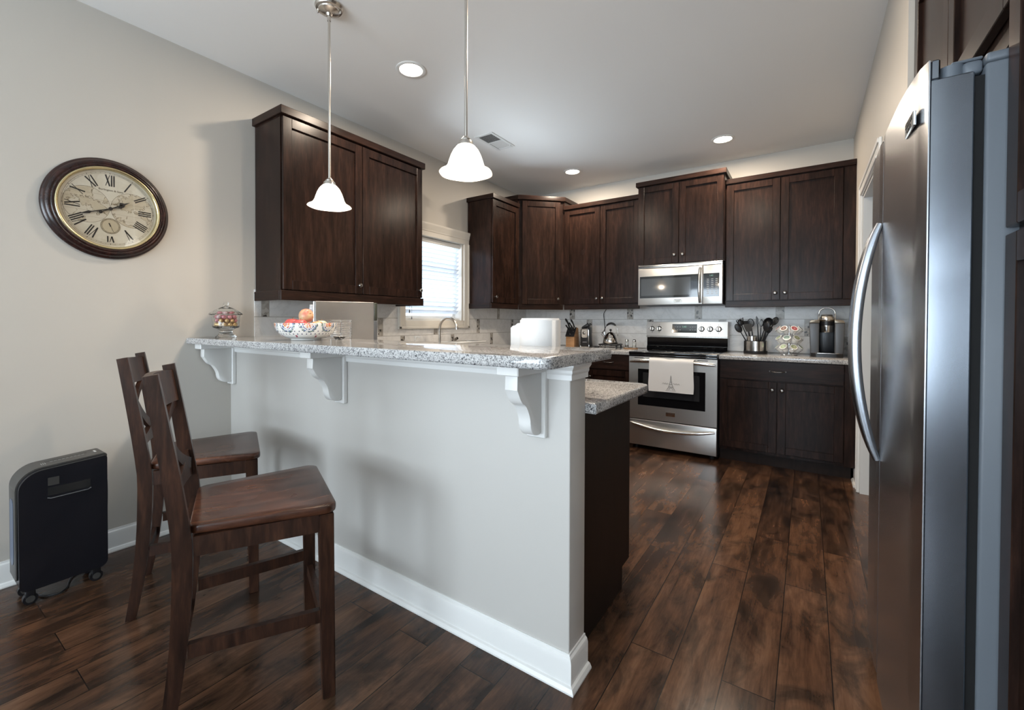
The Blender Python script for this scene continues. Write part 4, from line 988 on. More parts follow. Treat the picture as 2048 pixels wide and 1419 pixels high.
mb = MB(); a = math.radians(157); dstroke(mb, (sd[0]-0.010*math.sin(a), sd[1]-0.010*math.cos(a)), (sd[0]+0.031*math.sin(a), sd[1]+0.031*math.cos(a)), 0.0011, 0.0262, 0.0268)
a = math.radians(337); dstroke(mb, sd, (sd[0]+0.016*math.sin(a), sd[1]+0.016*math.cos(a)), 0.0042, 0.0262, 0.0268); mb.lathe([(0, 0.027), (0.0028, 0.027), (0.0028, 0.0258)], (0, CY+sd[0], CZ0+sd[1]), ax, 12)
obj('second_hand', mb, M_ink, dial)
obj('lettering', MB().text('Burlington & Sons', 0.0135, Matrix(((0, 0, 1, 0.0248), (1, 0, 0, CY+0.004), (0, 1, 0, CZ0+0.094), (0, 0, 0, 1))), 0.0003), M_sepia, dial)
def hand(name, ang, L, tail, x, spade):
    mb = MB(); d = Vector((math.sin(ang), math.cos(ang))); nn = Vector((d.y, -d.x))
    def q(l, w): v = d*l+nn*w; return (v.x, v.y)
    x1 = x+0.0014
    mb.prism([q(-tail, 0.0016), q(-tail, -0.0016), q(L*0.68, -0.0024), q(L*0.68, 0.0024)], x, x1, dpt)
    if spade == 'hour':
        mb.prism([q(L*0.52, -0.003), q(L*0.60, -0.013), q(L*0.70, -0.011), q(L*0.80, -0.004), q(L*1.12, 0), q(L*0.80, 0.004), q(L*0.70, 0.011), q(L*0.60, 0.013), q(L*0.52, 0.003)], x, x1, dpt)
    else:
        mb.prism([q(L*0.62, -0.0018), q(L*0.70, -0.007), q(L*0.80, -0.0045), q(L, 0), q(L*0.80, 0.0045), q(L*0.70, 0.007), q(L*0.62, 0.0018)], x, x1, dpt)
    c = d*(-tail); mb.lathe([(0, x), (0.0075, x), (0.0075, x1), (0, x1)], (0, CY+c.x, CZ0+c.y), ax, 20)
    mb.lathe([(0, x), (0.0085, x), (0.0085, x1), (0, x1)], (0, CY, CZ0), ax, 24)
    return obj(name, mb, M_ink, dial)
hand('hour_hand', math.radians(59), 0.084, 0.045, 0.0290, 'hour')
hand('minute_hand', math.radians(249), 0.128, 0.042, 0.0320, 'minute')
obj('pinion', MB().cyl((0.0250, CY, CZ0), (0.0345, CY, CZ0), 0.004), M_ink, dial)
obj('glass', MB().lathe([(0, 0.0385), (0.194, 0.0375), (0.194, 0.0365), (0, 0.0375)], co, ax, 48), M_pane, t)

# ------------------------------------------------------------------ pendants and recessed lights
def make_pendant(x, y, label):
    t = thing('pendant_light', label, 'pendant light', (x, y, H), group='bell glass pendant lights over the bar')
    def lz(r, z): return (r, z-H)
    cn = obj('canopy', MB().lathe([(0, H-0.0005), (0.066, H-0.0005), (0.068, H-0.008), (0.062, H-0.018), (0.052, H-0.021), (0.050, H-0.027), (0.036, H-0.034), (0.016, H-0.040), (0.011, H-0.050), (0, H-0.050)], (x, y, 0), n=40), M_nickel, t)
    mb = MB()
    for a in (0.7, 0.7+PI): mb.lathe([(0.0045, H-0.019), (0.0055, H-0.028), (0.003, H-0.036), (0, H-0.036)], (x+0.054*math.cos(a), y+0.054*math.sin(a), 0), n=12)
    obj('screw', mb, M_nickel, cn)
    obj('rod', MB().cyl((x, y, 1.905), (x, y, H-0.046), 0.0062, n=14).cyl((x, y, H-0.075), (x, y, H-0.046), 0.0085, n=14), M_nickel, t)
    obj('socket_cup', MB().lathe([(0, 1.912), (0.010, 1.911), (0.016, 1.904), (0.020, 1.900), (0.020, 1.896), (0.027, 1.892), (0.030, 1.882), (0.0305, 1.874), (0.028, 1.873)], (x, y, 0), n=32), M_nickel, t)
    pr = [(0.0290, 1.878), (0.036, 1.873), (0.049, 1.858), (0.059, 1.838), (0.066, 1.818), (0.071, 1.802), (0.077, 1.790), (0.088, 1.780), (0.100, 1.775), (0.1035, 1.770), (0.099, 1.7705), (0.086, 1.776), (0.075, 1.786), (0.068, 1.800), (0.062, 1.817), (0.055, 1.836), (0.045, 1.856), (0.033, 1.869), (0.029, 1.873)]
    obj('shade', MB().lathe(pr, (x, y, 0), n=72, fx=lambda a, r, z: 1+(0.018*math.cos(6*a) if z < 1.80 else 0)), M_shade, t, smooth=60)
    obj('bulb', MB().lathe([(0, 1.872), (0.012, 1.870), (0.012, 1.855), (0.020, 1.838), (0.024, 1.822), (0.018, 1.806), (0, 1.799)], (x, y, 0), n=20), M_can, t, smooth=60)
    d = bpy.data.lights.new('pendant_lamp', 'POINT'); d.energy = PEND_W; d.color = WARM; d.shadow_soft_size = 0.028
    lo = bpy.data.objects.new('pendant_lamp', d); COL.objects.link(lo); lo.parent = t; lo.location = (0, 0, 1.778-H)
    return t
make_pendant(0.985, -3.495, 'bell glass pendant light hanging in front of the large cabinet, whole canopy in view')
make_pendant(1.867, -3.495, 'nearer bell glass pendant light over the right half of the bar')
def make_can(x, y, label):
    t = thing('recessed_light', label, 'ceiling light', (x, y, H), group='recessed ceiling lights')
    obj('trim_ring', MB().lathe([(0.068, H-0.0004), (0.092, H-0.0004), (0.093, H-0.004), (0.088, H-0.0065), (0.072, H-0.006), (0.068, H-0.003)], (x, y, 0), n=48), M_trim, t)
    obj('lens', MB().lathe([(0, H-0.012), (0.035, H-0.0105), (0.058, H-0.0068), (0.0685, H-0.003)], (x, y, 0), n=40), M_can, t)
    area_light('recessed_lamp', (0, 0, -0.016), (0, 0, 0), 0.12, 0.12, CAN_W, WARMC, 'DISK', t)
    return t
make_can(0.913, -2.871, 'recessed ceiling light nearest the pendants')
make_can(2.349, -0.609, 'recessed ceiling light over the right wall cabinets')
make_can(0.924, -0.587, 'recessed ceiling light near the kitchen corner')
make_can(2.349, -2.871, 'unseen added recessed ceiling light, out of frame between fridge and bar')  # unseen can added for its light, completing the grid
# ceiling vent
t = thing('ceiling_vent', 'white louvred air vent in the ceiling', 'vent', (0.705, -1.675, H))
mb = MB(); X0, X1, Y0, Y1 = 0.612, 0.800, -1.855, -1.500
mb.box((X0, Y0, H-0.005), (X0+0.028, Y1, H-0.0003), 0.002).box((X1-0.028, Y0, H-0.005), (X1, Y1, H-0.0003), 0.002).box((X0+0.028, Y0, H-0.005), (X1-0.028, Y0+0.028, H-0.0003), 0.002).box((X0+0.028, Y1-0.028, H-0.005), (X1-0.028, Y1, H-0.0003), 0.002).box((X0+0.028, -1.683, H-0.005), (X1-0.028, -1.672, H-0.0003))
obj('frame', mb, M_trim, t)
obj('backing', MB().box((X0+0.02, Y0+0.02, H-0.0008), (X1-0.02, Y1-0.02, H-0.0003)), M_gap, t)
mb = MB()
for i in range(12):
    for ya, yb, s in ((Y0+0.028, -1.683, -1), (-1.672, Y1-0.028, 1)):
        x = X0+0.034+i*0.0112; x += 0.007 if s < 0 else 0.0; mb.raw([(x, ya, H-0.005), (x+0.0012, ya, H-0.005), (x+s*0.007+0.0012, ya, H-0.001), (x+s*0.007, ya, H-0.001), (x, yb, H-0.005), (x+0.0012, yb, H-0.005), (x+s*0.007+0.0012, yb, H-0.001), (x+s*0.007, yb, H-0.001)], [(0, 1, 2, 3), (7, 6, 5, 4), (0, 4, 5, 1), (1, 5, 6, 2), (2, 6, 7, 3), (3, 7, 4, 0)])
obj('louvre', mb, M_trim, t)
obj('lever', MB().box((X1-0.02, Y1-0.055, H-0.016), (X1-0.014, Y1-0.045, H-0.0052)), M_trim, t)

# ------------------------------------------------------------------ window blind
t = thing('window_blind', 'white slatted blind lowered in the kitchen window', 'blind', (-0.045, -1.675, 1.99))
BY0, BY1 = WY0+0.106, WY1-0.106
obj('headrail', MB().box((-0.075, BY0, 1.945), (-0.012, BY1, 1.988), 0.004), M_white, t)
mb = MB(); z = 1.925
while z > 1.25:
    vs = []; th = math.radians(42); hw = 0.0245
    for j in range(5):
        q = -1+2*j/4; xx = -0.045+q*hw*math.cos(th); zz = z+q*hw*math.sin(th)+0.003*(1-q*q)
        for y in (BY0+0.003, BY1-0.003): vs.append((xx, y, zz))
    for j in range(5): 
        q = -1+2*j/4; xx = -0.045+q*hw*math.cos(th)+0.0012; zz = z+q*hw*math.sin(th)+0.003*(1-q*q)+0.0018
        for y in (BY0+0.003, BY1-0.003): vs.append((xx, y, zz))
    fs = []
    for j in range(4): fs += [(2*j, 2*j+1, 2*j+3, 2*j+2), (10+2*j, 10+2*j+2, 10+2*j+3, 10+2*j+1)]
    fs += [(0, 10, 11, 1), (8, 9, 19, 18)]+[(2*j, 2*j+2, 12+2*j, 10+2*j) for j in range(4)]+[(2*j+1, 11+2*j, 13+2*j, 2*j+3) for j in range(4)]
    mb.raw(vs, fs); z -= 0.0425
obj('slats', mb, M_slat, t)
obj('bottom_rail', MB().box((-0.072, BY0+0.003, 1.2075), (-0.018, BY1-0.003, 1.226), 0.003), M_white, t)
mb = MB()
for y in (BY0+0.09, (BY0+BY1)/2, BY1-0.09):
    for x in (-0.070, -0.020): mb.cyl((x, y, 1.226), (x, y, 1.946), 0.0008, n=6)
obj('ladder_cord', mb, M_white, t)
mb = MB().cyl((-0.008, BY0+0.05, 1.30), (-0.008, BY0+0.05, 1.944), 0.0012, n=6).lathe([(0, 1.27), (0.005, 1.272), (0.007, 1.285), (0.004, 1.30), (0, 1.302)], (-0.008, BY0+0.05, 0), n=12)
mb.cyl((-0.006, BY0+0.075, 1.235), (-0.006, BY0+0.075, 1.944), 0.001, n=6).lathe([(0, 1.215), (0.004, 1.217), (0.006, 1.226), (0.003, 1.236), (0, 1.237)], (-0.006, BY0+0.075, 0), n=12)
obj('pull_cord', mb, M_midgrey, t)

# ------------------------------------------------------------------ paper shredder
t = thing('paper_shredder', 'black paper shredder on casters by the left wall', 'shredder', (0.215, -4.34, 0))
SX0, SX1, SY0, SY1 = 0.135, 0.300, -4.485, -4.190
def sil(y0, y1, z0, z1, rl, rr): return rounded([(y0, z0), (y1, z0), (y1, z1), (y0, z1)], [0.03, 0.03, rr, rl], 9)
body = MB().prism(rounded([(SY0+0.0065, 0.062), (SY1-0.007, 0.062), (SY1-0.0065, 0.5735), (SY0+0.0065, 0.5555)], [0.03, 0.03, 0.012, 0.0785], 10), SX0+0.012, SX1, lambda a, b, x: (x, a, b), 0.014, 4)
obj('body', body, M_blacksheen, t, smooth=40)
band = MB()
# grey band wrapping the top and the left end
outer = rounded([(SY0, 0.11), (SY0, 0.562), (SY1, 0.580), (SY1, 0.555)], [0, 0.085, 0.012, 0], 12)
inner = rounded([(SY0+0.0062, 0.11), (SY0+0.0062, 0.5558), (SY1-0.0063, 0.5738), (SY1-0.0063, 0.555)], [0, 0.0787, 0.0122, 0], 12)[::-1]
band.prism(outer+inner, SX0+0.006, SX1-0.030, lambda a, b, x: (x, a, b), 0.002, 1)
bn = obj('grey_band', band, M_darkgrey, t, smooth=40)
def topz(y): return 0.562+0.018*(y-SY0)/(SY1-SY0)
mb = MB()
mb.raw([(0.186, SY0+0.10, topz(SY0+0.10)+0.0004), (0.191, SY0+0.10, topz(SY0+0.10)+0.0004), (0.191, SY1-0.055, topz(SY1-0.055)+0.0004), (0.186, SY1-0.055, topz(SY1-0.055)+0.0004)], [(0, 1, 2, 3)])
obj('paper_slot', mb, M_gap, bn)
mb = MB()
for i in range(9): y = SY0+0.115+i*0.013; mb.raw([(0.205, y, topz(y)+0.0005), (0.209, y, topz(y)+0.0005), (0.209, y+0.009, topz(y+0.009)+0.0005), (0.205, y+0.009, topz(y+0.009)+0.0005)], [(0, 1, 2, 3)])
y = SY1-0.032; mb.raw([(0.18, y, topz(y)+0.0005), (0.215, y, topz(y)+0.0005), (0.215, y+0.008, topz(y)+0.001), (0.18, y+0.008, topz(y)+0.001)], [(0, 1, 2, 3)])
for i in range(3): y = SY0+0.085+i*0.006; mb.raw([(0.205, y, topz(y)+0.0005), (0.236, y, topz(y)+0.0005), (0.236, y+0.002, topz(y)+0.0005), (0.205, y+0.002, topz(y)+0.0005)], [(0, 1, 2, 3)])
obj('printed_label', mb, M_marks, bn)
obj('bin_window', MB().prism(rounded([(0.165, 0.16), (0.235, 0.16), (0.235, 0.44), (0.165, 0.44)], [0.033]*4, 8), SY0-0.0015, SY0+0.008, lambda a, b, y: (a, y, b)), plain('smoky_blue_plastic', (0.09, 0.12, 0.18), 0.35), t)
obj('handle_recess', MB().box((SX1-0.002, -4.392, 0.445), (SX1+0.0006, -4.255, 0.480)), M_gap, t)
obj('handle_lip', MB().tube([(SX1+0.001, -4.394, 0.438), (SX1+0.004, -4.384, 0.434), (SX1+0.004, -4.264, 0.436), (SX1+0.001, -4.254, 0.441)], 0.0022, 8), M_midgrey, t)
obj('square_label', MB().box((SX1-0.001, -4.392, 0.488), (SX1+0.0005, -4.357, 0.522)), M_darkgrey, t)
for x in (SX0+0.035, SX1-0.025):
    for y in (SY0+0.04, SY1-0.045):
        c = obj('caster', MB().cyl((x-0.011, y, 0.0235), (x+0.011, y, 0.0235), 0.0235, n=24).box((x-0.013, y-0.016, 0.030), (x+0.013, y+0.016, 0.0625), 0.004), M_black, t)
        obj('hub_cap', MB().cyl((x+0.0112, y, 0.0235), (x+0.0135, y, 0.0235), 0.014, n=20), M_darkgrey, c)
mb = MB(); P = [(0.165, SY1-0.012, 0.50), (0.12, -4.175, 0.505), (0.07, -4.155, 0.47), (0.045, -4.14, 0.40), (0.038, -4.137, 0.30), (0.035, -4.140, 0.22), (0.036, -4.155, 0.16), (0.05, -4.18, 0.12), (0.08, -4.21, 0.07), (0.11, -4.24, 0.02), (0.14, -4.28, 0.008), (0.20, -4.31, 0.005), (0.26, -4.33, 0.005), (0.285, -4.36, 0.005), (0.26, -4.40, 0.005), (0.18, -4.43, 0.005)]
def smooth_path(P, n=6):
    P = [Vector(p) for p in P]; out = []
    for i in range(len(P)-1):
        a, b, c, d = P[max(i-1, 0)], P[i], P[i+1], P[min(i+2, len(P)-1)]
        for j in range(n):
            q = j/n; out.append(0.5*((2*b)+(c-a)*q+(2*a-5*b+4*c-d)*q*q+(3*b-a-3*c+d)*q**3))
    out.append(P[-1]); return out
obj('power_cord', mb.tube(smooth_path(P), 0.0038, 8), M_black, t)

# ------------------------------------------------------------------ things on the bar
def on(name, mb, mat, parent=None, **kw): return obj(name, mb, mat, parent, **kw)
# candy jar
JX, JY = 0.118, -3.605
t = thing('candy_jar', 'footed clear glass candy jar with a domed lid at the wall end of the bar', 'jar', (JX, JY, ZB))
jb = [(0, 0.004), (0.054, 0.0005), (0.056, 0.004), (0.050, 0.010), (0.036, 0.024), (0.032, 0.038), (0.034, 0.046), (0.050, 0.054), (0.066, 0.060), (0.069, 0.066), (0.068, 0.085), (0.071, 0.115), (0.076, 0.134), (0.0735, 0.134), (0.068, 0.115), (0.0645, 0.085), (0.064, 0.068), (0.050, 0.063), (0, 0.062)]
fl = lambda a, r, z: 1+0.012*math.cos(24*a)
obj('bowl', MB().lathe([(r, ZB+z) for r, z in jb], (JX, JY, 0), n=72, fx=fl), M_glass, t, smooth=60)
lb = [(0.082, 0.1345), (0.087, 0.139), (0.083, 0.144), (0.066, 0.158), (0.045, 0.171), (0.022, 0.181), (0.014, 0.185), (0.010, 0.190), (0.013, 0.196), (0.016, 0.204), (0.012, 0.211), (0, 0.213)]
lb = [(r, z) for r, z in lb]+[]
inner = [(0, 0.176), (0.020, 0.1755), (0.043, 0.167), (0.063, 0.154), (0.078, 0.142), (0.082, 0.1345)]
obj('lid', MB().lathe([(r, ZB+z) for r, z in lb[::-1]+inner[::-1]], (JX, JY, 0), n=72, fx=lambda a, r, z: 1+(0.02*math.cos(16*a) if r > 0.05 else 0)), M_glass, t, smooth=60)
def candy(kind, loc):
    mb = MB(); mb.lathe([(0, -0.0125), (0.007, -0.0105), (0.012, -0.004), (0.0125, 0.003), (0.008, 0.0095), (0, 0.012)], n=12, fx=lambda a, r, z: 1+0.07*math.cos(5*a))
    lab = {'pink': 'pink foil wrapped candy among the upper layers in the glass jar', 'pale': 'pale pink wrapped candy among the upper layers in the glass jar', 'gold': 'gold wrapped candy in the bottom layers of the glass jar'}[kind]
    o = obj('wrapped_candy', mb, {'pink': M_pink, 'pale': M_pinklight, 'gold': M_goldfoil}[kind], None, smooth=60)
    tag(o, lab, 'candy', {'pink': 'pink candies in the jar', 'pale': 'pale candies in the jar', 'gold': 'gold candies in the jar'}[kind]); return o
protos = {k: candy(k, None) for k in ('pink', 'pale', 'gold')}; used = set()
def place(proto, loc, rot):
    key = id(proto)
    if key not in used: used.add(key); o = proto
    else: o = proto.copy(); COL.objects.link(o)
    o.location = loc; o.rotation_euler = rot; return o
rnd.seed(5)
for li, (zc, kinds, nr) in enumerate(((0.0785, ['gold'], 10), (0.1005, ['gold', 'pink', 'gold'], 10), (0.122, ['pink', 'pale', 'pink'], 10), (0.1435, ['pale', 'pink'], 6))):
    rr = 0.0475 if nr == 10 else 0.033
    pts = [(rr*math.cos(2*PI*(i+0.5*li)/nr), rr*math.sin(2*PI*(i+0.5*li)/nr)) for i in range(nr)]+([(0.018, 0.0), (-0.010, 0.016), (-0.010, -0.016)] if nr == 10 else [(0, 0)])
    for i, (x, y) in enumerate(pts): place(protos[kinds[i % len(kinds)]], (JX+x, JY+y, ZB+zc), (rnd.uniform(-.5, .5), rnd.uniform(-.5, .5), rnd.uniform(0, 6)))
# fruit bowl
BX, BY = 0.786, -3.50
bp_ = [(0, 0.0005), (0.074, 0.0005), (0.076, 0.004), (0.076, 0.008), (0.098, 0.013), (0.115, 0.021), (0.130, 0.033), (0.143, 0.050), (0.151, 0.068), (0.154, 0.087), (0.1525, 0.089), (0.150, 0.087), (0.139, 0.052), (0.126, 0.038), (0.111, 0.027), (0.090, 0.0185), (0.055, 0.0145), (0, 0.014)]
tag(obj('fruit_bowl', MB().lathe([(r, ZB+z) for r, z in bp_], (BX, BY, 0), n=72), M_bowl, origin=(BX, BY, ZB), smooth=60), 'white ceramic fruit bowl painted with colourful half-flower medallions', 'bowl')
def fruit(name, label, mat, c, r, s=(1, 1, 0.92), stem=True, cat='fruit', rot=(0, 0, 0)):
    t = thing(name, label, cat, c, group='fruit in the painted bowl'); t.rotation_euler = rot
    pr = []
    for i in range(17):
        a = -PI/2+PI*i/16; q = math.cos(a); z = math.sin(a); rr = q*(1+0.06*z); zz = z*0.93-(0.16*max(0, 1-q/0.45) if z > 0 else -0.10*max(0, 1-q/0.45)); pr.append((max(rr, 0)*r*s[0], zz*r*s[2]))
    pr[0] = (0, pr[0][1]); pr[-1] = (0, pr[-1][1])
    obj('flesh', MB().lathe(pr, n=28), mat, t, local=True, smooth=70)
    if stem: obj('stem', MB().tube([(0, 0, r*0.66*s[2]), (0.002, 0.001, r*0.85*s[2]), (0.005, 0.001, r*1.05*s[2])], 0.0016, 6), M_blockwood, t, local=True)
    return t
fruit('red_apple', 'red apple low in the painted bowl, directly below the yellow one', M_applered, (BX-0.040, BY-0.055, ZB+0.080), 0.039)
fruit('red_apple', 'dark red apple in the middle of the painted bowl', M_applered, (BX+0.038, BY-0.058, ZB+0.078), 0.037)
fruit('yellow_apple', 'yellow apple with a red blush lying on top of the fruit', M_appleyel, (BX+0.004, BY-0.004, ZB+0.126), 0.038, (1, 1, 1.05), True, 'fruit', (0.2, 1.1, 0.3))
fruit('peach', 'orange peach at the right side of the painted bowl', M_peach, (BX+0.080, BY+0.012, ZB+0.072), 0.033)
t = thing('wrapped_fruit', 'pale green fruit in a clear wrap at the left side of the painted bowl', 'fruit', (BX-0.085, BY+0.018, ZB+0.078), group='fruit in the painted bowl')
obj('fruit', MB().sphere((BX-0.085, BY+0.018, ZB+0.078), 0.036, (1.25, 1, 0.72), 20), M_palegreen, t, smooth=70)
obj('wrap', MB().lathe([(0.043, ZB+0.086), (0.030, ZB+0.100), (0.010, ZB+0.106), (0.004, ZB+0.109), (0.008, ZB+0.114), (0, ZB+0.115)], (BX-0.085, BY+0.018, 0), n=24, fx=lambda a, r, z: 1+0.10*math.cos(7*a)), M_offwhite, t, smooth=70)
fruit('pear', 'pale fruit at the back of the painted bowl, behind the yellow apple', M_palegreen, (BX+0.020, BY+0.072, ZB+0.076), 0.034)
tag(obj('glass_dish', MB().lathe([(0, ZB+0.0005), (0.018, ZB+0.0005), (0.026, ZB+0.012), (0.030, ZB+0.020), (0.028, ZB+0.020), (0.022, ZB+0.010), (0, ZB+0.006)], (0.985, -3.44, 0), n=24, fx=lambda a, r, z: 1+0.03*math.cos(10*a)), M_glass, origin=(0.985, -3.44, ZB), smooth=60), 'tiny clear glass dish beside the foot of the painted bowl', 'dish')

# ------------------------------------------------------------------ behind the bar
ZC = 0.914
# upright steel appliance
dv = Vector((0.39, 0.92)).normalized(); nv = Vector((dv.y, -dv.x)); O0 = Vector((0.445, -3.232))
FO = frame((O0.x, O0.y, 0), (dv.x, dv.y), (nv.x, nv.y))
t = thing('countertop_oven', 'upright brushed stainless steel appliance standing behind the painted bowl', 'appliance', (0.45, -3.05, ZC))
obj('body', MB(FO).box((0.004, -0.088, ZC+0.012), (0.386, -0.007, 1.318), 0.006), M_midgrey, t)
obj('foot', MB(FO).box((0.02, -0.08, ZC), (0.06, -0.015, ZC+0.0118)).box((0.33, -0.08, ZC), (0.37, -0.015, ZC+0.0118)), M_rubber, t)
obj('steel_panel', MB(FO).box((0.0, -0.0065, ZC+0.012), (0.366, 0.0, 1.321), 0.002), steel('brushed_oven_steel', (0.66, 0.63, 0.60), 0.25), t)
obj('edge_strip', MB(FO).box((0.3665, -0.03, ZC+0.012), (0.388, 0.001, 1.20), 0.003), M_midgrey, t)
obj('hinge_cap', MB(FO).box((0.3665, -0.03, 1.2005), (0.388, 0.001, 1.318), 0.004), M_greenblack, t)
obj('bright_edge', MB(FO).cyl((-0.004, -0.012, ZC+0.012), (-0.004, -0.012, 1.318), 0.0038, n=10).cyl((-0.004, -0.026, ZC+0.012), (-0.004, -0.026, 1.318), 0.0032, n=10), M_chrome, t)
mb = MB(FO); mb.lathe([(0, 0), (0.020, 0), (0.020, 0.010), (0.014, 0.016), (0.012, 0.028), (0, 0.028)], (0.003, -0.058, 1.270), (-1, 0, 0), 20).box((-0.024, -0.066, 1.226), (0.003, -0.050, 1.300), 0.005)
obj('lever', mb, M_lightgrey, t)
# wire rack
t = thing('wire_rack', 'chrome rack of many horizontal wires right of the painted bowl', 'rack', (0.6, -3.2, ZC))
mb = MB(); XR0, XR1, YR0, YR1 = 0.515, 0.712, -3.240, -3.165
for i in range(27):
    z = ZC+0.02+i*0.0102
    for y in (YR0, YR1): mb.cyl((XR0, y, z), (XR1, y, z), 0.0029, n=8)
    mb.cyl((XR1, YR0, z), (XR1, YR1, z), 0.0018, n=6)
obj('wires', mb, M_chrome, t)
mb = MB()
for x in (XR0+0.004, (XR0+XR1)/2, XR1-0.004):
    for y in (YR0+0.004, YR1-0.004): mb.cyl((x, y, ZC), (x, y, ZC+0.289), 0.003, n=8)
obj('posts', mb, M_chrome, t)
# soap, faucet, sprayer, tub
SX, SY = 0.10, -2.04
t = thing('soap_dispenser', 'white pump soap dispenser under the left side of the window', 'dispenser', (SX, SY, ZC))
obj('bottle', MB().lathe([(0, ZC), (0.028, ZC), (0.030, ZC+0.004), (0.030, ZC+0.085), (0.022, ZC+0.100), (0.012, ZC+0.106), (0.012, ZC+0.112), (0, ZC+0.112)], (SX, SY, 0), n=24), M_white, t, smooth=50)
obj('pump', MB().cyl((SX, SY, ZC+0.1125), (SX, SY, ZC+0.135), 0.005).lathe([(0, ZC+0.135), (0.014, ZC+0.135), (0.014, ZC+0.148), (0.010, ZC+0.152), (0, ZC+0.152)], (SX, SY, 0), n=18).tube([(SX, SY, ZC+0.144), (SX+0.025, SY+0.012, ZC+0.146), (SX+0.042, SY+0.02, ZC+0.138)], 0.005, 8), M_white, t, smooth=50)
FX, FY = 0.075, -1.700
t = thing('faucet', 'brushed nickel gooseneck faucet in front of the window', 'faucet', (FX, FY, ZC))
pts = [(FX, FY, ZC+0.03), (FX, FY, 1.0), (FX, FY, 1.06), (FX, FY, 1.118)]; rc = 0.108
for i in range(1, 15): a = PI-PI*0.93*i/14; pts.append((FX+rc+rc*math.cos(a), FY, 1.122+rc*math.sin(a)))
obj('spout', MB().tube(pts, [0.0125]*(len(pts)-1)+[0.0115], 16, ref=(0, 1, 0)), M_nickel, t, smooth=60)
obj('base', MB().lathe([(0, ZC), (0.027, ZC), (0.027, ZC+0.006), (0.018, ZC+0.012), (0.0165, ZC+0.034), (0, ZC+0.034)], (FX, FY, 0), n=28), M_nickel, t)
e = pts[-1]; obj('aerator', MB().cyl((e[0]-0.001, FY, e[2]-0.001), (e[0]+0.003, FY, e[2]-0.026), 0.0135), M_chrome, t)
t = thing('sink_sprayer', 'small dark side sprayer standing right of the faucet', 'sprayer', (0.075, -1.475, ZC))
obj('holder', MB().lathe([(0, ZC), (0.022, ZC), (0.022, ZC+0.008), (0.015, ZC+0.016), (0.013, ZC+0.055), (0, ZC+0.055)], (0.075, -1.475, 0), n=20), M_nickel, t)
obj('head', MB().tube([(0.075, -1.475, ZC+0.0555), (0.075, -1.475, ZC+0.085), (0.085, -1.475, ZC+0.108), (0.108, -1.475, ZC+0.116)], [0.009, 0.011, 0.014, 0.013], 12), M_pewter, t, smooth=60)
tx, ty_ = 0.46, -1.80
mb = MB().prism(rounded([(tx-0.11, ty_-0.165), (tx+0.11, ty_-0.165), (tx+0.11, ty_+0.165), (tx-0.11, ty_+0.165)], [0.02]*4), ZC, ZC+0.006, xyz)
for a, b in (((tx-0.11, ty_-0.165), (tx-0.104, ty_+0.165)), ((tx+0.104, ty_-0.165), (tx+0.11, ty_+0.165)), ((tx-0.104, ty_-0.165), (tx+0.104, ty_-0.159)), ((tx-0.104, ty_+0.159), (tx+0.104, ty_+0.165))): mb.box((a[0], a[1], ZC+0.004), (b[0], b[1], ZC+0.106), 0.002)
mb.box((tx-0.118, ty_-0.173, ZC+0.098), (tx-0.104, ty_+0.173, ZC+0.106), 0.002).box((tx+0.104, ty_-0.173, ZC+0.098), (tx+0.118, ty_+0.173, ZC+0.106), 0.002).box((tx-0.104, ty_-0.173, ZC+0.098), (tx+0.104, ty_-0.159, ZC+0.106), 0.002).box((tx-0.104, ty_+0.159, ZC+0.098), (tx+0.104, ty_+0.173, ZC+0.106), 0.002)
tag(obj('dish_tub', mb, M_white, origin=(tx, ty_, ZC)), 'white rectangular dish tub on the worktop behind the bar, below the faucet spout', 'tub')
# paper towel roll
PX, PY, PR = 2.012, -3.166, 0.083
t = thing('paper_towel_roll', 'white paper towel roll standing just behind the bar with a loose sheet', 'paper towel', (PX, PY, ZC))
obj('roll', MB().lathe([(0.020, ZC+0.002), (PR-0.003, ZC+0.002), (PR, ZC+0.006), (PR-0.0005, ZC+0.1), (PR+0.0005, ZC+0.2), (PR, ZC+0.290), (PR-0.003, ZC+0.296), (0.021, ZC+0.294), (0.020, ZC+0.002)], (PX, PY, 0), n=64, fx=lambda a, r, z: 1+0.006*math.sin(3*a)+0.004*math.sin(7*a+z*20)), M_paper, t, smooth=60)
mb = MB(); vs = []; n = 40
for i in range(n+1):
    q = i/n
    if q < 0.55: a = math.radians(20-170*q/0.55); x = PX+(PR+0.004)*math.cos(a); y = PY+(PR+0.004)*math.sin(a)
    else:
        a = math.radians(-150); s = (q-0.55)/0.45*0.062; x = PX+(PR+0.004)*math.cos(a)-s*0.94; y = PY+(PR+0.004)*math.sin(a)+s*0.25
    top = ZC+0.288-(0.0 if q < 0.55 else 0.010+0.022*(q-0.55)/0.45)+0.0015*math.sin(q*30); 
    for th in (0, 0.0016): vs += [(x+th*0.5, y+th, ZC+0.004), (x+th*0.5, y+th, top)]
fs = []
for i in range(n):
    a, b = i*4, i*4+4; fs += [(a, a+1, b+1, b), (a+2, b+2, b+3, a+3), (a+1, a+3, b+3, b+1), (a, b, b+2, a+2)]
fs += [(0, 2, 3, 1), (n*4, n*4+1, n*4+3, n*4+2)]
obj('loose_sheet', mb.raw(vs, fs), M_paper, t, smooth=60)

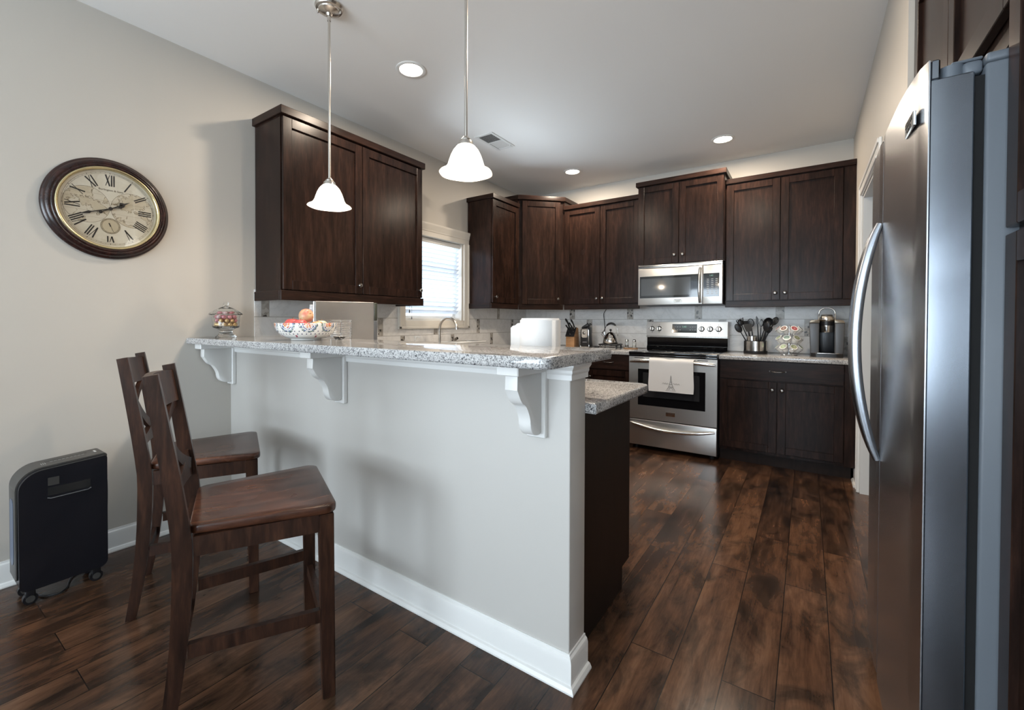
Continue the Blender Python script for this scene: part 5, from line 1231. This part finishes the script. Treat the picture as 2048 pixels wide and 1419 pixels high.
# ------------------------------------------------------------------ back worktop, left of the range
# knife block and knives
KX0, KX1 = 0.700, 0.803
t = thing('knife_block', 'light wooden knife block with a black slotted face', 'knife block', (0.75, -0.2, ZC))
obj('block', MB().prism([(-0.275, ZC), (-0.140, ZC), (-0.165, ZC+0.212), (-0.205, ZC+0.216), (-0.272, ZC+0.118)], KX0, KX1, lambda a, b, x: (x, a, b), 0.003, 2), M_blockwood, t)
obj('slotted_face', MB().prism([(-0.2785, ZC+0.112), (-0.2845, ZC+0.118), (-0.2165, ZC+0.2195), (-0.2065, ZC+0.2185), (-0.2735, ZC+0.118)], KX0-0.004, KX1+0.0005, lambda a, b, x: (x, a, b), 0.0015, 1), M_black, t)
def knife(x, s, L, w, label):
    y = -0.2845+0.068*s-0.0035; z = ZC+0.118+0.1015*s+0.0035; d = Vector((-0.10, -0.62, 0.78)).normalized()
    t = thing('kitchen_knife', label, 'knife', (x, y, z), group='black handled knives in the block')
    P = [Vector((x, y, z))+d*L*q+Vector((0, 0.010*math.sin(q*3.0), 0.006*math.sin(q*3))) for q in (0, 0.15, 0.4, 0.65, 0.85, 1.0)]
    obj('handle', MB().tube(P, [w*0.75, w, w*0.85, w, w*1.15, w*0.8], 10, flat=0.6, ref=(0, 1, 0)), M_black, t, smooth=60)
    obj('bolster', MB().tube([P[0]-d*0.0005, P[0]+d*0.006], w*0.95, 10, flat=0.62, ref=(0, 1, 0)), M_chrome, t)
for i, (x, s, L, w, lab) in enumerate(((0.722, 0.90, 0.125, 0.014, 'tallest black knife handle at the top left of the block'), (0.784, 0.90, 0.115, 0.013, 'black knife handle at the top right of the block'), (0.753, 0.80, 0.085, 0.010, 'short black knife handle in the upper middle of the block'), (0.722, 0.52, 0.085, 0.010, 'black knife handle in the middle row of the block, left'), (0.784, 0.52, 0.085, 0.010, 'black knife handle in the middle row of the block, right'), (0.753, 0.22, 0.06, 0.009, 'small black knife handle lowest on the slotted face'))): knife(x, s, L, w, lab)
# can opener
OX, OY = 0.925, -0.215
t = thing('can_opener', 'black and chrome electric can opener between the knife block and the kettle', 'can opener', (OX, OY, ZC))
obj('body', MB().prism(rounded([(OX-0.052, ZC), (OX+0.052, ZC), (OX+0.044, ZC+0.225), (OX-0.044, ZC+0.205)], [0.012, 0.012, 0.012, 0.012], 5), OY-0.045, OY+0.05, lambda a, b, y: (a, y, b), 0.006, 2), M_black, t)
mb = MB(); ring = rounded([(OX-0.052, ZC+0.002), (OX+0.052, ZC+0.002), (OX+0.044, ZC+0.20), (OX-0.044, ZC+0.20)], [0.012]*4, 5); mb.tube([(a, OY-0.046, b) for a, b in ring], 0.0045, 8, closed=True)
obj('chrome_frame', mb, M_chrome, t)
obj('cutter_plate', MB().prism(rounded([(OX-0.034, ZC+0.105), (OX+0.032, ZC+0.105), (OX+0.038, ZC+0.195), (OX-0.036, ZC+0.195)], [0.012]*4, 5), OY-0.052, OY-0.0455, lambda a, b, y: (a, y, b), 0.002, 1), M_chrome, t)
obj('cutting_wheel', MB().lathe([(0, 0), (0.016, 0), (0.016, 0.006), (0.008, 0.010), (0, 0.010)], (OX-0.006, OY-0.0523, ZC+0.155), (0, -1, 0), 20), M_pewter, t)
obj('lever', MB().prism([(OX-0.040, ZC+0.2065), (OX+0.040, ZC+0.2262), (OX+0.046, ZC+0.252), (OX+0.020, ZC+0.258), (OX-0.030, ZC+0.228)], OY-0.054, OY+0.02, lambda a, b, y: (a, y, b), 0.006, 2), M_black, t)
obj('lettering', MB().text('HAMILTON', 0.010, TM(OX, OY-0.0458, ZC+0.055)), M_offwhite, t)
# hanging cord
mb = MB(); P = [(1.085, -0.030, 1.335), (1.068, -0.022, 1.318), (1.050, -0.020, 1.28), (1.058, -0.020, 1.20), (1.064, -0.020, 1.12), (1.055, -0.020, 1.03), (1.045, -0.022, 0.95), (1.035, -0.035, 0.9185), (1.00, -0.06, 0.9180), (0.975, -0.10, 0.9178)]
tag(obj('hanging_cable', mb.tube(smooth_path(P), 0.0034, 8), M_black, origin=(1.05, -0.03, 0.9145)), 'thin black cord hanging from under the cabinet down to the worktop', 'cord')
# trivet and kettle
TX_, TY_ = 1.215, -0.235
t = thing('kettle_stand', 'low black stand with a chrome rail under the kettle', 'stand', (TX_, TY_, ZC))
obj('plate', MB().box((TX_-0.105, TY_-0.085, ZC+0.030), (TX_+0.105, TY_+0.085, ZC+0.046), 0.006), M_black, t)
obj('rail', MB().tube([(TX_-0.085, TY_-0.088, ZC+0.006), (TX_-0.085, TY_-0.088, ZC+0.022), (TX_+0.085, TY_-0.088, ZC+0.022), (TX_+0.085, TY_-0.088, ZC+0.006)], 0.004, 8).box((TX_-0.09, TY_-0.092, ZC), (TX_+0.09, TY_-0.084, ZC+0.006)), M_chrome, t)
for sx in (-1, 1):
    for sy in (-1, 1): obj('leg', MB().cyl((TX_+sx*0.09, TY_+sy*0.07, ZC), (TX_+sx*0.09, TY_+sy*0.07, ZC+0.0302), 0.008, n=12), M_black, t)
zk = ZC+0.0465
t = thing('kettle', 'shiny steel stovetop kettle with a black arched handle', 'kettle', (TX_, TY_, zk))
obj('body', MB().lathe([(0, zk), (0.072, zk), (0.078, zk+0.006), (0.079, zk+0.020), (0.076, zk+0.045), (0.066, zk+0.075), (0.050, zk+0.100), (0.032, zk+0.116), (0.030, zk+0.119), (0.012, zk+0.126), (0, zk+0.127)], (TX_, TY_, 0), n=48), plain('mirror_steel', (0.62, 0.58, 0.54), 0.05, 1.0), t, smooth=60)
obj('lid_knob', MB().cyl((TX_, TY_, zk+0.126), (TX_, TY_, zk+0.136), 0.005).sphere((TX_, TY_, zk+0.146), 0.013), M_black, t, smooth=60)
obj('spout', MB().tube([(TX_-0.062, TY_, zk+0.070), (TX_-0.085, TY_, zk+0.092), (TX_-0.103, TY_, zk+0.104)], [0.017, 0.013, 0.0105], 14), M_chrome, t, smooth=60)
obj('whistle_lever', MB().tube([(TX_-0.100, TY_, zk+0.112), (TX_-0.075, TY_, zk+0.136), (TX_-0.066, TY_, zk+0.160)], 0.004, 8), M_black, t)
P = []
for i in range(21): a = PI*(-0.10)+PI*1.20*i/20; P.append((TX_+0.005+0.076*math.cos(a), TY_, zk+0.118+0.098*math.sin(a)))
obj('handle_wire', MB().tube(P, 0.0038, 8, ref=(0, 1, 0)), M_chrome, t)
P = []
for i in range(11): a = PI*(0.27)+PI*0.46*i/10; P.append((TX_+0.005+0.076*math.cos(a), TY_, zk+0.120+0.098*math.sin(a)))
obj('grip', MB().tube(P, [0.007, 0.010, 0.011, 0.0115, 0.012, 0.012, 0.012, 0.0115, 0.011, 0.010, 0.007], 12, ref=(0, 1, 0)), M_black, t, smooth=60)
# salt and pepper on a wooden coaster
tag(obj('wooden_coaster', MB().lathe([(0, ZC), (0.055, ZC), (0.058, ZC+0.004), (0.056, ZC+0.009), (0, ZC+0.009)], (0, 0, 0), n=32), M_blockwood, None), 'thin oval wooden tray under the two glass shakers', 'tray')
o = bpy.data.objects['wooden_coaster']; o.location = (1.437, -0.245, 0); o.scale = (1.35, 0.85, 1)
zt = ZC+0.0095
def shaker_pot(x, label, fill, fmat):
    t = thing('glass_shaker', label, 'shaker', (x, -0.245, zt), group='glass shakers left of the range')
    obj('jar', MB().lathe([(0, zt), (0.020, zt), (0.021, zt+0.004), (0.020, zt+0.05), (0.017, zt+0.064), (0.0155, zt+0.064), (0.0185, zt+0.05), (0.019, zt+0.005), (0, zt+0.004)], (x, -0.245, 0), n=24), M_glass, t, smooth=60)
    obj('contents', MB().lathe([(0, zt+0.0055), (0.0175, zt+0.0055), (0.0175, zt+fill), (0, zt+fill)], (x, -0.245, 0), n=20), fmat, t)
    obj('cap', MB().lathe([(0.0175, zt+0.0645), (0.0185, zt+0.066), (0.0185, zt+0.078), (0.014, zt+0.088), (0.006, zt+0.092), (0, zt+0.0925)], (x, -0.245, 0), n=24), M_chrome, t, smooth=60)
shaker_pot(1.398, 'glass pepper shaker, left of the pair beside the range', 0.030, plain('ground_pepper', (0.16, 0.14, 0.12), 0.9))
shaker_pot(1.476, 'glass salt shaker with white filling, the one nearest the range', 0.034, M_offwhite)

# ------------------------------------------------------------------ worktop right of the range
UX, UY = 2.578, -0.262
t = thing('utensil_holder', 'round steel and black utensil caddy right of the range', 'utensil holder', (UX, UY, ZC))
obj('black_shell', MB().lathe([(0, ZC), (0.092, ZC), (0.094, ZC+0.004), (0.094, ZC+0.026), (0.0905, ZC+0.0265), (0.0905, ZC+0.113), (0.086, ZC+0.116), (0.0855, ZC+0.02), (0, ZC+0.018)], (UX, UY, 0), n=56), M_black, t)
obj('steel_band', MB().lathe([(0.0908, ZC+0.027), (0.0922, ZC+0.027), (0.0922, ZC+0.112), (0.0908, ZC+0.112)], (UX, UY, 0), n=56), M_steelpol, t)
IC = (UX-0.025, UY-0.028)
obj('inner_cup', MB().lathe([(0.040, ZC+0.0205), (0.042, ZC+0.0205), (0.042, ZC+0.156), (0.0395, ZC+0.156), (0.0395, ZC+0.0205)], (IC[0], IC[1], 0), n=40), M_steelpol, t)
def utensil(name, label, foot, head, kind, tw=0.0):
    a = Vector(foot); b = Vector(head); d = (b-a).normalized(); L = (b-a).length
    t = thing(name, label, 'utensil', foot, group='black utensils in the caddy')
    P = [a+d*L*q for q in (0, 0.3, 0.6, 0.85, 1.0)]
    obj('handle', MB().tube(P, [0.0055, 0.0062, 0.0052, 0.0042, 0.0042], 10), M_black, t, smooth=60)
    side = d.cross(Vector((0, -1, 0))).normalized(); nrm = side.cross(d)
    if tw: q = Matrix.Rotation(tw, 3, d); side = q @ side; nrm = q @ nrm
    MM = Matrix((side, d, nrm)).transposed().to_4x4(); MM.translation = b
    mb = MB(MM)
    if kind == 'spoon': mb.sphere((0, 0.040, 0), 0.030, (0.95, 1.5, 0.32), 18)
    elif kind == 'slotted':
        mb.tube([(0.024*math.cos(2*PI*i/20), 0.034+0.036*math.sin(2*PI*i/20), 0) for i in range(20)], 0.004, 8, closed=True)
        for k in (-0.012, -0.004, 0.004, 0.012): mb.box((k-0.0026, 0.004, -0.002), (k+0.0026, 0.064, 0.002))
    elif kind == 'turner': mb.prism(rounded([(-0.020, 0), (0.020, 0), (0.036, 0.066), (-0.036, 0.074)], [0.006, 0.006, 0.008, 0.012], 4), -0.0016, 0.0016, xyz)
    elif kind == 'fork':
        mb.sphere((0, 0.028, 0), 0.024, (1, 1.25, 0.35), 16)
        for i in range(5): k = -0.024+i*0.012; mb.tube([(k, 0.030, 0), (k*1.15, 0.052, 0.006), (k*1.2, 0.062, 0.020), (k*1.2, 0.060, 0.028)], [0.0042, 0.0038, 0.0034, 0.003], 8)
    elif kind == 'ladle': mb.lathe([(0.001, -0.024), (0.020, -0.020), (0.034, -0.006), (0.038, 0.010), (0.0355, 0.010), (0.031, -0.004), (0.018, -0.017), (0.001, -0.021)], (0, 0.034, 0.004), n=24)
    elif kind == 'blade': mb.prism([(-0.010, 0), (0.010, 0), (0.010, 0.045), (-0.004, 0.075), (-0.010, 0.060)], -0.0014, 0.0014, xyz)
    elif kind == 'whip':
        for k in range(4):
            aa = PI*k/4; mb.tube([(0.019*math.cos(aa)*math.sin(PI*i/12), 0.002+0.07*i/12, 0.019*math.sin(aa)*math.sin(PI*i/12)) for i in range(13)], 0.0018, 6)
    obj('head', mb, M_darkgrey if kind == 'turner' and 'grey' in label else M_black, t, smooth=60)
f0 = ZC+0.022
utensil('pasta_fork', 'black toothed pasta fork leaning farthest left in the caddy', (UX-0.015, UY+0.040, f0), (UX-0.112, UY+0.030, 1.165), 'fork', 0.3)
utensil('serving_spoon', 'black serving spoon leaning left below the pasta fork', (UX-0.030, UY+0.030, f0), (UX-0.118, UY+0.0, 1.105), 'spoon', 0.2)
utensil('turner', 'dark grey flat turner standing in the small steel cup', (IC[0]+0.005, IC[1]+0.01, f0), (IC[0]-0.022, IC[1]-0.030, 1.112), 'turner', 0.15)
utensil('slotted_spoon', 'black slotted spoon upright behind the grey turner', (UX-0.010, UY+0.066, f0), (UX-0.040, UY+0.070, 1.155), 'slotted')
utensil('spreader', 'thin black spatula, tallest near the middle of the caddy', (UX+0.026, UY+0.045, f0), (UX+0.010, UY+0.055, 1.180), 'blade')
utensil('whisk', 'black whisk in the middle of the caddy', (UX+0.030, UY+0.010, f0), (UX+0.040, UY+0.020, 1.150), 'whip')
utensil('ladle', 'large black ladle at the upper right of the caddy', (UX+0.040, UY+0.030, f0), (UX+0.095, UY+0.020, 1.165), 'ladle', -0.3)
utensil('serving_spoon', 'black serving spoon leaning right in front of the ladle', (UX+0.032, UY-0.030, f0), (UX+0.080, UY-0.062, 1.120), 'spoon', -0.3)
utensil('skimmer', 'black slotted skimmer leaning farthest right in the caddy', (UX+0.020, UY+0.035, f0), (UX+0.130, UY+0.066, 1.175), 'slotted', -0.4)
utensil('serving_spoon', 'black serving spoon behind the whisk, leaning right', (UX+0.010, UY+0.056, f0), (UX+0.068, UY+0.068, 1.150), 'spoon', 0.1)
utensil('turner', 'black turner at the back of the caddy between pasta fork and slotted spoon', (UX-0.028, UY+0.044, f0), (UX-0.070, UY+0.076, 1.140), 'turner', 0.3)
utensil('serving_fork', 'black serving fork leaning right beneath the skimmer', (UX+0.040, UY-0.002, f0), (UX+0.095, UY-0.012, 1.10), 'fork', -0.6)
# coffee pod carousel
CX_, CY_ = 2.833, -0.335
t = thing('pod_carousel', 'three tier chrome carousel holding coffee pods', 'pod holder', (CX_, CY_, ZC))
obj('base', MB().lathe([(0, ZC), (0.060, ZC), (0.063, ZC+0.004), (0.060, ZC+0.009), (0.030, ZC+0.013), (0, ZC+0.013)], (CX_, CY_, 0), n=48), M_chrome, t)
obj('spindle', MB().cyl((CX_, CY_, ZC+0.012), (CX_, CY_, ZC+0.245), 0.0045).sphere((CX_, CY_, ZC+0.250), 0.008), M_chrome, t)
KP = 1.18
def make_pod(k):
    o = thing('coffee_pod', '', 'coffee pod', (0, 0, 0), group='coffee pods on the carousel')
    obj('cup', MB().lathe([(r*KP, z*KP) for r, z in [(0, -0.022), (0.0165, -0.022), (0.0175, -0.019), (0.0215, 0.017), (0.0245, 0.0185), (0.0245, 0.0205), (0, 0.0205)]], n=24), M_pod, o, local=True, smooth=45)
    return o
lidm = {}
tiers = [(ZC+0.060, [(-118, 'green', 'bottom tier pod with a pale green lid, front left'), (-64, 'olive', 'bottom tier pod with an olive green lid, front right'), (-10, 'green', 'bottom tier pod at the right end, seen edge-on'), (-172, 'green', 'bottom tier pod at the left end, seen edge-on')]),
         (ZC+0.136, [(-100, 'teal', 'middle tier pod with a teal green lid, facing front'), (-46, 'olive', 'middle tier pod with an olive lid, front right'), (-154, 'green', 'middle tier pod with a pale green lid, front left'), (8, 'dark', 'middle tier pod at the right end, seen edge-on')]),
         (ZC+0.214, [(-116, 'brown', 'top tier pod with a brown lid, front left'), (-62, 'red', 'top tier pod with a red lid, front right'), (-8, 'dark', 'top tier pod with a dark lid, right side'), (-170, 'red', 'top tier pod at the left end, seen edge-on')])]
proto = make_pod('x'); first = True
for zt_, lst in tiers:
    mb = MB(); ring = [(CX_+0.024*math.cos(2*PI*i/40), CY_+0.024*math.sin(2*PI*i/40), zt_-0.040) for i in range(40)]
    mb.tube(ring, 0.0022, 6, closed=True)
    for a in range(4): mb.cyl((CX_, CY_, zt_-0.040), (CX_+0.024*math.cos(a*PI/2), CY_+0.024*math.sin(a*PI/2), zt_-0.040), 0.0018, n=6)
    rg = obj('tier_ring', mb, M_chrome, t)
    mb = MB()
    for ang, lid, lab in lst:
        a = math.radians(ang); tl = math.radians(46); ux, uy = math.cos(a), math.sin(a); ax_ = Vector((ux*math.sin(tl), uy*math.sin(tl), math.cos(tl)))
        c = Vector((CX_+0.066*ux, CY_+0.066*uy, zt_))
        q = Vector((0, 0, 1)).rotation_difference(ax_)
        o = proto if first else dup(proto, c)
        first = False; o.location = c; o.rotation_euler = q.to_euler(); o['label'] = lab
        e1 = ax_.orthogonal().normalized(); e2 = ax_.cross(e1); cc = c+ax_*0.0140*KP
        mb.tube([cc+(e1*math.cos(2*PI*i/24)+e2*math.sin(2*PI*i/24))*0.0248*KP for i in range(24)], 0.0016, 6, closed=True)
        mb.tube([(CX_+0.024*ux, CY_+0.024*uy, zt_-0.040), (CX_+0.064*ux, CY_+0.064*uy, zt_-0.0400), tuple(cc+Vector((ux*math.cos(tl), uy*math.cos(tl), -math.sin(tl)))*0.0248*KP)], 0.0016, 6)
        lidm[o.name] = lid
    obj('pod_loop', mb, M_chrome, t)
for nm, lid in lidm.items():
    o = bpy.data.objects[nm]
    obj('lid', MB().lathe([(r*KP, z*KP) for r, z in [(0, 0.0212), (0.0185, 0.0212), (0.0185, 0.0207), (0, 0.0207)]], n=24), LID[lid], o, local=True)
    obj('lid_rim', MB().lathe([(r*KP, z*KP) for r, z in [(0.019, 0.0212), (0.0244, 0.0212), (0.0244, 0.0207), (0.019, 0.0207)]], n=24), M_pod, o, local=True)
    obj('lid_print', MB().text({'brown': 'DARK', 'red': 'BOLD', 'dark': 'NOIR', 'green': 'MILD', 'teal': 'MINT', 'olive': 'DECAF'}[lid][0], 0.014, Matrix.Translation((0, 0, 0.0216*KP)), 0.0002), M_pod, o, local=True)
# coffee maker
QX0, QX1 = 2.972, 3.206; QF, QB = -0.440, -0.115
t = thing('coffee_maker', 'grey and black single cup coffee maker near the right wall', 'coffee maker', (3.09, -0.28, ZC))
def taper(x0a, x1a, x0b, x1b, ya, yb, z0, z1, bev=0.008):
    return MB().prism([(x0a, z0), (x1a, z0), (x1b, z1), (x0b, z1)], ya, yb, lambda a, b, y: (a, y, b), bev, 3)
obj('side_column', taper(QX0+0.010, 3.040, QX0, 3.040, -0.392, QB, ZC+0.0005, ZC+0.276, 0.007), M_keugrey, t)
obj('side_column', taper(3.142, QX1-0.010, 3.142, QX1, -0.392, QB, ZC+0.0005, ZC+0.276, 0.007), M_keugrey, t)
obj('back_panel', MB().box((3.0405, -0.235, ZC+0.030), (3.1415, QB, ZC+0.30), 0.004), M_blacksheen, t)
obj('shoulder', MB().prism(rounded([(QX0-0.001, ZC+0.2765), (3.042, ZC+0.2765), (3.042, ZC+0.305), (QX0+0.010, ZC+0.296)], [0.002, 0, 0.004, 0.010], 4), -0.394, QB, lambda a, b, y: (a, y, b), 0.004, 2).prism(rounded([(3.140, ZC+0.2765), (QX1+0.001, ZC+0.2765), (QX1-0.010, ZC+0.296), (3.140, ZC+0.305)], [0, 0.002, 0.010, 0.004], 4), -0.394, QB, lambda a, b, y: (a, y, b), 0.004, 2), M_gold, t)
hx, hy_ = 3.091, -0.310
obj('brew_head', MB().lathe([(0, ZC+0.200), (0.044, ZC+0.200), (0.046, ZC+0.204), (0.047, ZC+0.255), (0, ZC+0.2555)], (hx, hy_, 0), n=40), M_steelpol, t)
obj('head_collar', MB().lathe([(0, ZC+0.256), (0.048, ZC+0.256), (0.048, ZC+0.290), (0, ZC+0.290)], (hx, hy_, 0), n=40), M_black, t)
obj('lid', MB().lathe([(0, ZC+0.2905), (0.047, ZC+0.2905), (0.049, ZC+0.294), (0.048, ZC+0.322), (0.043, ZC+0.330), (0, ZC+0.332)], (hx, hy_, 0), n=40), M_nickel, t, smooth=50)
obj('lid_cap', MB().lathe([(0, ZC+0.3325), (0.040, ZC+0.3305), (0.040, ZC+0.340), (0.034, ZC+0.346), (0, ZC+0.347)], (hx, hy_, 0), n=32), M_darkgrey, t)
P = [(hx-0.054, hy_+0.01, ZC+0.285)]+[(hx+0.054*math.cos(PI-PI*i/16)*(1.0), hy_-0.006, ZC+0.345+0.055*math.sin(PI*i/16)**0.75) for i in range(17)]+[(hx+0.054, hy_+0.01, ZC+0.285)]
obj('lift_handle', MB().tube(P, 0.0055, 10, ref=(0, 1, 0)), M_steelpol, t, smooth=60)
pl = rounded([(QX0+0.016, QB-0.06), (QX1-0.016, QB-0.06), (QX1-0.016, QF+0.02), (QX0+0.016, QF+0.02)], [0, 0, 0.05, 0.05], 8)
trm = MB().prism([(3.0402, -0.2355), (3.1418, -0.2355), (3.1418, -0.3925), (3.0402, -0.3925)][::-1], ZC+0.0005, ZC+0.030, xyz)
pl2 = rounded([(QX0+0.012, -0.3928), (QX1-0.012, -0.3928), (QX1-0.022, QF), (QX0+0.022, QF)], [0, 0, 0.045, 0.045], 8)
trm.prism(pl2, ZC+0.0005, ZC+0.030, xyz, 0.004, 2)
dt = obj('drip_tray', trm, M_black, t)
obj('tray_grate', MB().prism(rounded([(QX0+0.030, -0.30 if False else -0.395), (QX1-0.030, -0.395), (QX1-0.036, QF+0.008), (QX0+0.036, QF+0.008)], [0, 0, 0.03, 0.03], 8), ZC+0.0302, ZC+0.0335, xyz), M_nickel, dt)

# ------------------------------------------------------------------ outlets under the cabinets
def outlet(M, u, label, w=0.105):
    t = thing('power_outlet', label, 'outlet', fpt(M, u, 0.0083, 1.30), group='white outlets under the wall cabinets')
    obj('cover_plate', MB(M).box((u-w/2, 0.0083, 1.300), (u+w/2, 0.0125, 1.376), 0.0015), M_trim, t)
    mb = MB(M)
    for s in (-1, 1):
        c = u+s*w*0.22; mb.box((c-0.014, 0.0126, 1.318), (c+0.014, 0.0138, 1.358), 0.001)
    obj('socket', mb, M_offwhite, t)
outlet(FL, -1.045, 'white outlet just right of the kitchen window', 0.085)
outlet(FL, -0.545, 'white outlet under the corner cabinet on the left wall', 0.075)
outlet(FB, 0.43, 'white outlet under the corner cabinet on the back wall', 0.115)
outlet(FB, 2.585, 'white outlet above the black utensils', 0.145)
